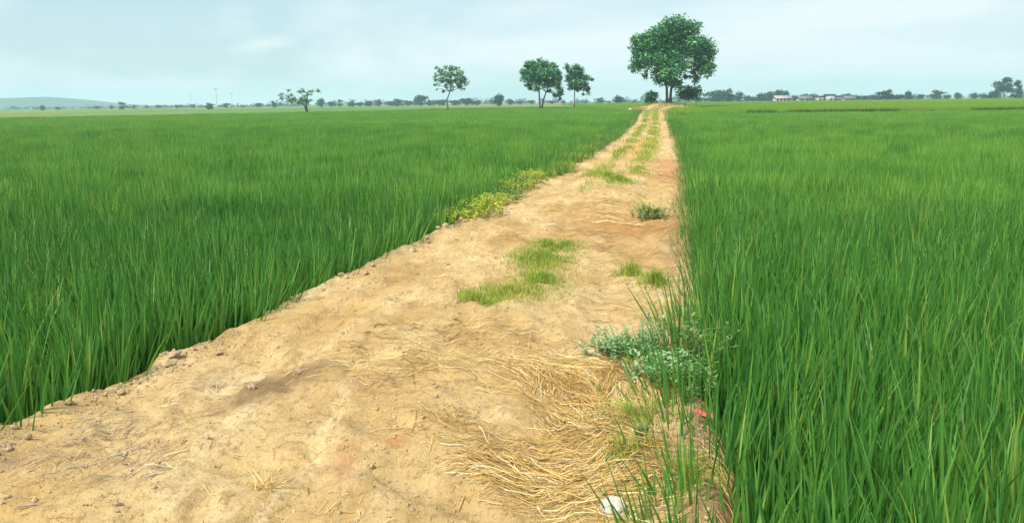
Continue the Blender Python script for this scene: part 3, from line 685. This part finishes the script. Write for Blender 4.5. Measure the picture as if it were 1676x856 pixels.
for px, kind, y, s in ((72, 0, 560, .55), (97, 0, 640, .5), (160, 1, 700, .6), (185, 0, 660, .6), (203, 2, 520, .75), (222, 0, 700, .65), (243, 2, 700, .7), (262, 1, 720, .6), (292, 0, 700, .6), (318, 0, 720, .55), (346, 0, 430, .75), (372, 1, 640, .6), (400, 0, 700, .5),
                       (425, 1, 640, .55), (452, 0, 600, .7), (528, 0, 560, .95), (545, 1, 600, .9), (560, 2, 600, .85), (578, 0, 560, .95), (590, 1, 620, .75), (606, 0, 600, .95), (622, 0, 590, .85), (640, 1, 620, .85), (655, 0, 560, 1.1), (672, 1, 600, .9),
                       (690, 1, 560, 1.15), (708, 0, 600, 1.0), (722, 1, 600, .95), (748, 1, 600, .9), (766, 1, 580, 1.05), (784, 0, 600, .85), (838, 0, 600, .8), (852, 1, 640, .7), (872, 1, 680, .6), (905, 1, 660, .7), (925, 0, 680, .7),
                       (962, 0, 640, .6), (985, 0, 600, .8), (1000, 1, 700, .6), (1040, 0, 700, .6), (1148, 0, 560, .9), (1158, 2, 580, 1.0), (1170, 0, 580, .95), (1180, 1, 520, 1.25), (1192, 0, 510, 1.4), (1200, 1, 540, 1.0), (1213, 0, 500, 1.05), (1226, 0, 560, .8),
                       (1240, 1, 540, .9), (1250, 0, 500, 1.1), (1260, 2, 520, 1.05), (1272, 1, 470, 1.2), (1284, 1, 480, 1.15), (1310, 1, 520, .85), (1322, 1, 540, .85), (1334, 0, 520, .95), (1392, 1, 520, .8), (1405, 0, 520, .85), (1420, 1, 520, .8), (1434, 0, 500, .9),
                       (1446, 2, 470, 1.25), (1454, 0, 470, 1.15), (1468, 1, 480, 1.0), (1490, 0, 470, .95), (1510, 1, 560, .75), (1537, 0, 500, 1.05), (1552, 1, 580, .7), (1571, 0, 540, .85), (1597, 0, 540, .8), (1615, 1, 560, .75), (1625, 0, 480, .8), (1672, 0, 470, .9)):
    o = far_tree(kind, (px - 838) / 1341 * y, y, s)
    where, grp = next((w, q) for lim, w, q in ((440, 'on the plain before the blue hills', 'far trees by the hills'), (800, 'in the line behind the sprawling and sparse trees', 'far trees behind the small trees'),
                      (1060, 'beyond the close pair of trees', 'far trees behind the close pair'), (1440, 'in the line around the far houses', 'far trees around the houses'), (9999, 'on the far field edge past the houses', 'far trees past the houses')) if px < lim)
    o['label'] = ('small hazy rounded tree ', 'broad low hazy tree ', 'narrow upright hazy tree ')[kind] + where; o['group'] = grp
far_tree(0, (819 - 838) / 1341 * 420, 420, 1.0, 'round hazy tree alone between the sparse tree and the close pair')
far_tree(0, (1016 - 838) / 1341 * 420, 420, 0.85, 'round hazy tree alone between the close pair and the big tree')

# a far wood that reads as one band
g = np.random.default_rng(77)
lob = []
for i in range(520):
    x = g.uniform(-620, 700); y = 900 + g.uniform(-60, 60) + 0.00012 * x * x
    h = 3.4 * (0.4 + 0.8 * g.random()) * (0.6 if x < -260 else 1.1)
    lob.append((x, y, h * 0.55, g.uniform(3, 8), g.uniform(3, 6), h))
V, F, T = leaf_cloud(lob, 4.0, 0.8, 78, 0.5)
V[:, 2] = np.maximum(V[:, 2] - 0.3, -0.40)
tag(obj('far_wood', raw_mesh('far_wood', V, F, M['crown_far'], T)), 'continuous low band of far woodland behind the tree line', kind='stuff')

# ------------------------------------------------------------------ far buildings and poles
def box(x0, x1, y0, y1, z0, z1):
    V = np.array([(x, y, z) for z in (z0, z1) for y in (y0, y1) for x in (x0, x1)], float)
    F = np.array([(0, 1, 5, 4), (1, 3, 7, 5), (3, 2, 6, 7), (2, 0, 4, 6), (4, 5, 7, 6), (2, 3, 1, 0)])
    return V, F, np.full(8, 0.5)
def boxes(name, mat, parent, *bs):
    V, F, T = join([box(*b) for b in bs]); return obj(name, raw_mesh(name, V, F, mat, T), parent)
def farm_house(px, y, w, h, d, label, roof='flat', roofmat='roof', wins=3, door=True):
    root = empty('farm_house', ((px - 838) / 1341 * y, y, -0.44), label, 'house')
    boxes('wall', M['plaster'], root, (-w / 2, w / 2, 0, d, 0, h))
    if roof == 'flat':
        boxes('roof', M[roofmat], root, (-w / 2 - 0.5, w / 2 + 0.5, -0.6, d + 0.4, h + 0.002, h + 0.28))
    else:
        o = 0.5; V = np.array([(-w / 2 - o, -o, h), (w / 2 + o, -o, h), (w / 2 + o, d + o, h), (-w / 2 - o, d + o, h), (-w / 2 - o, d / 2, h + 1.5), (w / 2 + o, d / 2, h + 1.5)])
        V = np.concatenate([V, V + np.array([0, 0, 0.15])])
        F = np.array([(0, 1, 5, 4), (2, 3, 4, 5), (6, 10, 11, 7), (8, 11, 10, 9), (0, 6, 7, 1), (2, 8, 9, 3), (0, 4, 10, 6), (4, 3, 9, 10), (1, 7, 11, 5), (5, 11, 8, 2)])
        obj('roof', raw_mesh('roof', V, F, M[roofmat]), root)
    for i in range(wins):
        x = -w / 2 + w * (i + 0.6) / (wins + 0.6)
        f = boxes('window', M['roof'], root, (x - 0.55, x + 0.55, -0.06, 0.05, 1.0, 2.2))
        boxes('pane', M['opening'], f, (x - 0.45, x + 0.45, -0.08, -0.055, 1.1, 2.1))
    if door: boxes('door', M['opening'], root, (w / 2 - 1.4, w / 2 - 0.5, -0.05, 0.05, 0, 2.1))
farm_house(1364.5, 415, 3.6, 3.9, 6, 'white flat roofed house, tallest of the far buildings', wins=1, door=False)
farm_house(1376.5, 417, 3.2, 3.2, 5, 'white house under a dark overhanging roof next to the tallest building', wins=1)
farm_house(1347, 419, 3.0, 3.2, 5, 'narrow white hut among trees beside the far houses', wins=1, door=False)
farm_house(1286, 440, 8.5, 2.2, 6, 'long low farm building with a pale sheet roof', roof='gable', roofmat='roof_pale', wins=4)
farm_house(1322, 440, 7.0, 1.9, 5, 'low grey roofed shed between the long building and the white houses', roof='gable', roofmat='roof', wins=2)
farm_house(1395, 430, 5.5, 1.6, 5, 'low white walled shed with its dark roof past the white houses', roof='gable', roofmat='roof', wins=2)

def pole(px, y, h, r, label):
    root = empty('utility_pole', ((px - 838) / 1341 * y, y, -0.44), label, 'pole')
    V, F, T = tube([(0, 0, -0.2), (0, 0, h / 2), (0, 0, h)], [r, r * 0.85, r * 0.7], 8); obj('post', raw_mesh('post', V, F, M['pole'], T, True), root)
    boxes('crossarm', M['pole'], root, (-0.9, 0.9, -0.06, 0.06, h - 0.7, h - 0.55))
    for x in (-0.8, 0, 0.8): boxes('insulator', M['plaster'], root, (x - 0.05, x + 0.05, -0.05, 0.05, h - 0.548, h - 0.35))
pole(358, 300, 8.6, 0.09, 'tallest thin utility pole on the plain by the hills')
pole(316, 420, 8.6, 0.08, 'thin hazy utility pole nearer the hills than the tallest one')
pole(383, 430, 8.6, 0.08, 'thin hazy utility pole between the tallest pole and the sprawling tree')

# ------------------------------------------------------------------ straw on the track
def straw(name, label, spots, n, mat='straw', L=(0.12, 0.42), hw=0.0012, seed=5, pile=0.045):
    """spots: (x, y, rx, ry, direction in degrees, spread) swathes of stalks"""
    g = np.random.default_rng(seed); w = np.array([s[2] * s[3] for s in spots]); w = w / w.sum()
    pick = g.choice(len(spots), n, p=w); S = 7
    sp = np.array(spots)[pick]
    r = np.sqrt(g.random(n)) ** 1.15; a = g.random(n) * 6.283
    x = sp[:, 0] + r * np.cos(a) * sp[:, 2]; y = sp[:, 1] + r * np.sin(a) * sp[:, 3]
    kp = fbm(x * 2.6, y * 3.4, 64 + seed, 3) + g.normal(0, 0.20, n) > (-0.10 + 0.5 * (r - 0.5))            # ragged bundles with bare earth between
    x, y, r, a, sp = x[kp], y[kp], r[kp], a[kp], sp[kp]; n = len(x)
    th = np.radians(sp[:, 4]) + 0.9 * fbm(x * 1.6, y * 1.6, 71, 2) + 1.3 * fbm(x * 5, y * 5, 75, 2) + g.normal(0, 1, n) * np.radians(sp[:, 5])
    Ln = L[0] * 0.4 + (L[1] - L[0] * 0.4) * g.random(n) ** 1.7; bend = g.normal(0, 0.55, n); t = np.linspace(-0.5, 0.5, S)[None]
    ang = th[:, None] + bend[:, None] * t
    dx = np.cos(ang) * Ln[:, None] / (S - 1); dy = np.sin(ang) * Ln[:, None] / (S - 1)
    X = x[:, None] + np.cumsum(dx, 1) - dx.sum(1, keepdims=True) / 2; Yy = y[:, None] + np.cumsum(dy, 1) - dy.sum(1, keepdims=True) / 2
    lift = pile * np.abs(g.normal(0, 0.6, n)) * (1.1 - r)
    Z = track_z(X, Yy) + 0.005 + lift[:, None] + g.normal(0, 0.01, n)[:, None] * t * 2 + 0.02 * g.random(n)[:, None] * (0.25 - t * t)
    Z = np.maximum(Z, track_z(X, Yy) + 0.002)
    P = np.stack([X, Yy, Z], -1)
    tl = g.normal(0, 0.5, n)[:, None]
    side = np.stack([-np.sin(ang) * np.cos(tl), np.cos(ang) * np.cos(tl), np.sin(tl) + 0 * ang], -1)
    W = np.full((n, S), 1.0) * (hw * np.clip(g.lognormal(-0.15, 0.4, n), 0.4, 1.9))[:, None]; W[:, -1] *= 0.4
    V, F, T = ribbons(P, W, side, np.clip(g.normal(0.46, 0.26, n) + 0.6 * fbm(x * 3, y * 3, 77, 3), 0, 1))
    return tag(obj(name, raw_mesh(name, V, F, M[mat], T)), label, kind='stuff')
straw('straw', 'golden straw swathe lying across the middle of the track', [(-0.55, 4.70, 0.80, 0.55, 8, 30), (-0.1, 4.75, 0.65, 0.50, -12, 28), (-0.4, 5.3, 0.9, 0.45, 5, 26), (0.1, 4.2, 0.6, 0.5, 20, 30), (-0.3, 3.9, 0.5, 0.35, 15, 35)], 4400, seed=5, L=(0.06, 0.30), pile=0.03)
straw('straw', 'thick golden straw heap beside the blue green weeds', [(0.55, 4.45, 0.50, 0.65, -38, 26), (0.30, 4.85, 0.38, 0.40, -25, 20), (0.72, 3.75, 0.22, 0.40, -50, 14), (0.45, 4.0, 0.35, 0.35, -30, 20)], 6200, seed=6, L=(0.08, 0.36), pile=0.045)
straw('straw', 'thick golden straw fan along the rice edge below the weeds', [(0.24, 3.45, 0.55, 0.42, 4, 26), (0.38, 3.1, 0.34, 0.26, -14, 24), (0.60, 3.45, 0.25, 0.4, -35, 16), (0.0, 3.35, 0.3, 0.2, 12, 15), (0.42, 2.75, 0.30, 0.3, -20, 30), (0.85, 3.2, 0.22, 0.6, -60, 30)], 5600, seed=7, L=(0.08, 0.36), pile=0.04)
straw('straw', 'thin golden straw spread over the far half of the track', [(1.0, 6.3, 0.55, 0.6, 0, 14), (1.1, 7.9, 0.6, 0.8, 3, 14), (0.6, 9.5, 1.0, 0.9, 0, 18), (1.6, 10.5, 0.8, 1.2, 5, 20), (1.2, 12.5, 1.2, 1.3, 0, 20), (2.3, 14.5, 0.9, 2.0, 10, 22), (3.0, 18, 0.8, 3.0, 15, 25)], 7500, seed=8, L=(0.10, 0.4), hw=0.0017, pile=0.02)
straw('straw', 'grey weathered straw litter by the clods on the track lip', [(-2.25, 3.75, 0.38, 0.25, 20, 28), (-1.95, 4.0, 0.4, 0.28, 15, 26), (-1.75, 4.55, 0.35, 0.2, 10, 22), (-1.9, 3.35, 0.45, 0.3, 30, 30)], 1100, mat='grey_straw', seed=9, L=(0.03, 0.14), hw=0.0015, pile=0.012)
straw('straw', 'small chopped straw bits scattered over the bare sand', [(-1.2, 3.6, 1.2, 1.0, 30, 60), (-0.9, 5.5, 1.0, 1.2, 30, 60), (-0.3, 7.5, 1.2, 1.5, 20, 60), (-0.7, 2.9, 1.2, 0.7, 20, 60), (0.4, 11, 1.0, 2.2, 20, 60)], 2600, seed=10, L=(0.02, 0.14), hw=0.0014, pile=0.006)
def straw_tuft(x, y, label):
    root = tag(obj('straw_tuft', None), label, 'straw') if False else None
    n = 60; b = np.stack([rng.normal(0, 0.03, n), rng.normal(0, 0.03, n), np.zeros(n)], -1)
    V, F, T = blades(b, rng.normal(0.6, 1.2, n), rng.uniform(0.9, 1.45, n), rng.uniform(0, 0.4, n), rng.uniform(0.06, 0.17, n), np.full(n, 0.0022), 5, rng.uniform(0.3, 0.9, n))
    o = obj('straw_tuft', raw_mesh('straw_tuft', V, F, M['straw'], T), None, (x, y, float(track_z(x, y)) + 0.004)); tag(o, label, 'straw')
straw_tuft(-1.05, 3.14, 'small orange straw tuft alone on the bare sand')

# ------------------------------------------------------------------ grass on the track
def grass_patch(label, spots, n, h=(0.05, 0.13), hw=0.0022, mat='grass', seed=1, thin=0.0):
    g = np.random.default_rng(seed); w = np.array([s[2] * s[3] for s in spots]); w = w / w.sum()
    sp = np.array(spots)[g.choice(len(spots), n, p=w)]
    r = np.abs(g.normal(0, 0.55, n)); a = g.random(n) * 6.283
    x = sp[:, 0] + r * np.cos(a) * sp[:, 2]; y = sp[:, 1] + r * np.sin(a) * sp[:, 3]
    k = fbm(x * 4, y * 4, 80 + seed, 3) > (-0.12 + thin + 0.22 * (r - 0.6)); x, y, r = x[k], y[k], r[k]; n = len(x)
    b = np.stack([x, y, track_z(x, y) - 0.004], -1)
    V, F, T = blades(b, g.random(n) * 6.283, np.abs(g.normal(0.3, 0.35, n)), g.uniform(0, 1.2, n), g.uniform(*h, n) * np.clip(1.15 - 0.45 * r, 0.4, 1.2), hw * g.uniform(0.7, 1.3, n), 4,
                     np.clip(0.45 + 0.5 * fbm(x * 3, y * 3, 90, 2) + g.normal(0, 0.18, n), 0, 1))
    return tag(obj('grass', raw_mesh('grass', V, F, M[mat], T)), label, kind='stuff')
grass_patch('large bright grass patch in the middle of the track', [(-0.05, 6.55, 0.45, 0.42), (-0.3, 6.35, 0.3, 0.28), (0.25, 7.0, 0.30, 0.4), (0.30, 7.9, 0.42, 0.8), (0.45, 8.7, 0.38, 0.6)], 17000, seed=1, thin=-0.16, h=(0.03, 0.095))
grass_patch('small grass tuft by the rice, just behind the grey green weeds', [(1.12, 7.5, 0.16, 0.2), (1.3, 7.15, 0.2, 0.2)], 900, h=(0.06, 0.18), seed=2, thin=-0.3, hw=0.003)
grass_patch('short grass patch where the wheel tracks begin', [(2.1, 15.9, 0.45, 0.9), (2.0, 16.8, 0.3, 0.7)], 4200, seed=3, hw=0.004, thin=-0.1)
grass_patch('thin greenish grass sprouting through the straw by the rice', [(0.62, 3.95, 0.3, 0.4), (0.75, 3.2, 0.25, 0.5), (0.5, 3.45, 0.25, 0.2), (0.55, 2.75, 0.35, 0.3)], 1300, h=(0.04, 0.14), seed=4, thin=0.1)
def strip(label, s0, y0, y1, w, n, seed, mat='grass', h=(0.05, 0.14), thin=0.0):
    g = np.random.default_rng(seed); y = y0 * (y1 / y0) ** g.random(n); l, r = edge_l(y), edge_r(y)
    s = s0 + w * g.normal(0, 1, n); x = l + s * (r - l)
    k = fbm(x * 1.2, y * 0.5, 100 + seed, 3) > (-0.1 + thin); x, y = x[k], y[k]; n = len(x)
    b = np.stack([x, y, track_z(x, y) - 0.005], -1)
    V, F, T = blades(b, g.random(n) * 6.283, np.abs(g.normal(0.25, 0.3, n)), g.uniform(0, 1.0, n), g.uniform(*h, n) * (1 + y / 120), 0.0022 * (1 + y / 9), 3,
                     np.clip(0.4 + 0.6 * fbm(x, y, 95, 2) + g.normal(0, 0.18, n), 0, 1))
    return tag(obj('grass', raw_mesh('grass', V, F, M[mat], T)), label, kind='stuff')
strip('thin grass strip between the wheel tracks, the one by the field with trees', 0.36, 14, 118, 0.05, 6000, 11, thin=0.03)
strip('thin grass strip between the wheel tracks, the one by the bank lined field', 0.64, 17, 118, 0.055, 7500, 12, thin=0.02)
strip('green grass fringe along the track lip beyond the yellow weeds', 0.00, 17, 112, 0.05, 9000, 13, h=(0.12, 0.36), thin=-0.25, mat='verge')
strip('dry grass fringe along the lip of the straw strewn side', 0.985, 7, 112, 0.02, 3500, 14, h=(0.05, 0.16), mat='dry_grass')
# grass over the mound
g = np.random.default_rng(15); n = 14000
x = g.uniform(MC[0] - 8.4, MC[0] + 8.4, n); y = g.uniform(MC[1] - 18.5, MC[1] + 4, n)
k = (np.hypot((x - MC[0]) / 8.5, (y - MC[1]) / 18.8) < 1) & (fbm(x * 0.7, y * 0.7, 120, 3) > -0.05); x, y = x[k], y[k]; n = len(x)
b = np.stack([x, y, np.maximum(mound_z(x, y), track_z(x, y) - 0.05) - 0.01], -1)
V, F, T = blades(b, g.random(n) * 6.283, np.abs(g.normal(0.3, 0.3, n)), g.uniform(0, 0.8, n), g.uniform(0.12, 0.4, n), np.full(n, 0.035), 3, np.clip(g.normal(0.4, 0.25, n), 0, 1))
tag(obj('grass', raw_mesh('grass', V, F, M['dry_grass'], T)), 'dry yellowish grass covering the mound under the big tree', kind='stuff')

# ------------------------------------------------------------------ weeds
def weed(name, loc, label, mat, stems, h, spread, leaf, pairs, seed, group=None, lean=0.6, zoff=0.0):
    g = np.random.default_rng(seed)
    root = empty(name, (loc[0], loc[1], float(track_z(loc[0], loc[1])) + zoff), label, 'weed', group)
    tb, LV = [], []
    for i in range(stems):
        az = g.random() * 6.283; ln = abs(g.normal(lean, 0.25)); H = h * g.uniform(0.6, 1.1)
        t = np.linspace(0, 1, 6); ang = ln * (0.4 + 0.7 * t)
        px = np.cumsum(np.sin(ang)) * H / 6; pz = np.cumsum(np.cos(ang)) * H / 6
        bx, by = g.normal(0, spread, 2)
        P = np.stack([bx + px * math.cos(az), by + px * math.sin(az), pz - 0.01], -1)
        P = np.concatenate([[[bx, by, -0.02]], P])
        tb.append(tube(P, np.linspace(0.0022, 0.001, 7), 4))
        for j in range(pairs):
            q = (j + 0.6) / pairs * 6; f = int(min(q, 5)); c = P[f] + (P[f + 1] - P[f]) * (q - f)
            for s in (0, 1):
                LV.append((*c, az + 1.57 + 3.14159 * s + j * 0.9 + g.normal(0, 0.3), g.uniform(0.6, 1.15)))
    LV = np.array(LV); N = len(LV)
    c = LV[:, :3]; a = LV[:, 3]; s = leaf * LV[:, 4][:, None]
    pit = g.uniform(-0.1, 0.75, N)
    u = np.stack([np.cos(a) * np.cos(pit), np.sin(a) * np.cos(pit), np.sin(pit)], -1)
    v = np.cross(u, np.array([0, 0, 1.0])); v /= np.linalg.norm(v, axis=1)[:, None]
    w = np.cross(v, u)
    ring = [(0, 0, 0), (0.35, 0.24, 0.05), (0.75, 0.22, 0.03), (1.0, 0, -0.06), (0.75, -0.22, 0.03), (0.35, -0.24, 0.05)]
    V = np.stack([c + u * s * p + v * s * q + w * s * r for p, q, r in ring], 1).reshape(-1, 3)
    F = (np.arange(N)[:, None] * 6)[:, :, None] + np.array([[0, 1, 2, 3], [0, 3, 4, 5]])[None]
    o = obj('foliage', raw_mesh('foliage', V, F.reshape(-1, 4), M[mat], np.repeat(np.clip(g.normal(0.5, 0.22, N), 0, 1), 6)), root); o['kind'] = 'stuff'
    V, F, T = join(tb); obj('stems', raw_mesh('stems', V, F, M['stem'], T, True), root)['kind'] = 'stuff'
    return root
weed('leafy_weed', (0.74, 5.1), 'low grey green leafy weed sprawling on the straw, the widest one', 'weed_blue', 70, 0.17, 0.12, 0.036, 9, 401)
weed('leafy_weed', (0.86, 4.98), 'upright grey green weed with a tall bare stem top', 'weed_blue', 16, 0.30, 0.04, 0.032, 8, 402, lean=0.25)
weed('leafy_weed', (0.92, 4.62), 'bushy grey green weed nearest the thick straw heap', 'weed_blue', 60, 0.17, 0.10, 0.038, 9, 403)
weed('leafy_weed', (1.00, 4.36), 'loose green weed leaning into the rice at the straw edge', 'weed_green', 40, 0.20, 0.10, 0.032, 8, 404)
weed('leafy_weed', (1.16, 4.85), 'small green weed half inside the rice edge', 'weed_green', 24, 0.34, 0.06, 0.038, 8, 405, zoff=0.03)
weed('leafy_weed', (0.62, 3.62), 'tiny dark green weed peeping through the straw fan', 'weed_green', 8, 0.08, 0.03, 0.022, 5, 406, zoff=0.02)
weed('leafy_weed', (1.95, 11.15), 'dark green bushy weed on the track by the rice edge', 'weed_green', 60, 0.22, 0.12, 0.042, 9, 407)
weed('leafy_weed', (1.98, 12.0), 'pale green weed standing right behind the dark bushy one', 'weed_yellow', 16, 0.26, 0.12, 0.030, 7, 408)
for i, (x, y, h) in enumerate(((-0.62, 11.3, .24), (-0.50, 11.9, .34), (-0.28, 12.5, .36), (-0.10, 13.1, .32), (0.05, 13.9, .34), (0.28, 14.6, .38), (0.42, 15.3, .36), (0.60, 16.0, .38), (0.80, 16.8, .34), (1.0, 17.9, .30), (1.3, 19.3, .42), (1.55, 20.4, .44), (1.85, 21.8, .36), (0, 23.2, .4), (0, 24.8, .42), (0, 26.5, .44), (0, 28.6, .44), (0, 31, .46))):
    x = float(edge_l(y)) + 0.03 + 0.05 * math.sin(i * 2.1)
    weed('yellow_weed', (x, y), 'yellow green weed in the row along the track lip' if i not in (4, 6, 9, 11, 13, 15, 16) else 'plain green weed standing among the yellow weeds on the track lip', 'weed_yellow' if i not in (4, 6, 9, 11, 13, 15, 16) else 'weed_green', 56, h * 0.62, 0.17, 0.044, 8, 420 + i, group='yellow weeds along the track lip', lean=0.45)
weed('dark_weed', (-19.6, 40.2), 'dark leafy weed rising out of the rice by itself', 'weed_green', 30, 0.95, 0.14, 0.10, 9, 450, lean=0.25)

# ------------------------------------------------------------------ clods, stones, scrap, twig
def lump(name, r, mat, seed, flat=0.7, sub=2):
    import bmesh
    bm = bmesh.new(); bmesh.ops.create_icosphere(bm, subdivisions=sub, radius=1.0)
    g = np.random.default_rng(seed); off = g.random(3) * 40
    for v in bm.verts:
        d = 1 + 0.55 * float(fbm(v.co.x * 1.4 + off[0] + v.co.z * 0.7, v.co.y * 1.4 + off[1] - v.co.z * 0.9, seed, 3))
        v.co = v.co * d * r; v.co.z *= flat
    me = bpy.data.meshes.new(name); bm.to_mesh(me); bm.free(); me.materials.append(M[mat])
    return me
CL = [lump('earth_clod', 0.022, 'clod', 500 + i) for i in range(5)]
g = np.random.default_rng(55)
for i in range(70):
    y = 3.3 * (13.0 / 3.3) ** g.random(); s = g.uniform(0.5, 1.6) * (1.3 if i < 20 else 0.8)
    x = float(edge_l(y)) + abs(g.normal(0, 0.07 if i < 45 else 0.9)) + 0.01
    o = obj('earth_clod', CL[i % 5], None, (x, y, float(track_z(x, y)) + 0.012 * s))
    o.rotation_euler = (g.random() * 0.5, g.random() * 0.5, g.random() * 6.28); o.scale = (s, s * g.uniform(0.7, 1.2), s * g.uniform(0.7, 1.0))
    tag(o, 'small dry brown earth clod on the sandy track', 'clod', 'earth clods along the track lip')
crumb_src = source('earth_crumb', [lump('earth_crumb', 0.011, 'clod', 530 + i, 0.75, 1) for i in range(5)])
n = 20000; y = 2.3 * (15.0 / 2.3) ** g.random(n); l_, r_ = edge_l(y), edge_r(y)
x = np.where(g.random(n) < 0.4, l_ + np.abs(g.normal(0, 0.16, n)), np.where(g.random(n) < 0.25, r_ - np.abs(g.normal(0, 0.2, n)), l_ + g.random(n) * (r_ - l_)))
kp = fbm(x * 1.7, y * 1.7, 140, 3) + g.normal(0, 0.25, n) > 0.0; x, y = x[kp], y[kp]; n = len(x)
sc = np.clip(g.lognormal(-1.1, 0.6, n), 0.12, 1.6)
scatter('earth_crumbs', [(crumb_src, np.stack([x, y, track_z(x, y) + 0.003 * sc], -1), g.uniform(0, 6.28, (n, 3)), np.repeat(sc[:, None], 3, 1))], 'tiny dry earth crumbs strewn over the sandy track')
tag(obj('stone', lump('stone', 0.05, 'stone', 601), None, (0.40, 3.0, float(track_z(0.40, 3.0)) + 0.03)), 'small pale stone lying in the straw fan', 'stone')
tag(obj('stone', lump('stone', 0.22, 'stone', 602, 0.85), None, (17.9, 122.0, 0.30)), 'white boulder on the grassy shoulder before the mound', 'stone')
def scrap(loc, w, h, mat, label, rot, seed):
    g = np.random.default_rng(seed); X, Y = np.meshgrid(np.linspace(-w / 2, w / 2, 12), np.linspace(-h / 2, h / 2, 8))
    Z = 0.022 * fbm(X * 30 + seed, Y * 30, seed, 3) * w * 8
    me = grid_mesh(X, Y, Z, 'litter', M[mat], False)
    o = obj('litter', me, None, loc); o.rotation_euler = rot
    md = o.modifiers.new('thick', 'SOLIDIFY'); md.thickness = 0.0015
    return tag(o, label, 'litter')
scrap((0.99, 3.93, float(track_z(0.99, 3.93)) + 0.03), 0.10, 0.032, 'red', 'crumpled red scrap of litter at the foot of the rice', (0.6, 0.12, -0.45), 9)
V, F, T = tube([(0, 0, 0), (0.06, 0.01, 0.006), (0.13, 0.0, 0.004), (0.2, 0.03, 0.008)], [0.004, 0.005, 0.004, 0.002], 6)
o = tag(obj('twig', raw_mesh('twig', V, F, M['twig'], T, True), None, (-2.03, 3.02, float(track_z(-2.0, 3.05)) + 0.008)), 'thin grey twig lying on the bare sand', 'twig')
o.rotation_euler = (0, 0, 0.05)

# ------------------------------------------------------------------ the air
V, F, T = box(-3500, 3500, -3500, 3500, -2.4, 62)
m, n, l = new_mat('humid_air')
ho = n.new('ShaderNodeOutputMaterial'); pv = n.new('ShaderNodeVolumePrincipled')
pv.inputs['Color'].default_value = (0.60, 0.85, 1.0, 1); pv.inputs['Density'].default_value = 0.0004; pv.inputs['Anisotropy'].default_value = 0.1
l.new(pv.outputs['Volume'], ho.inputs['Volume'])
tag(obj('haze', raw_mesh('haze', V, F, m)), 'pale humid air over the whole plain', kind='stuff')
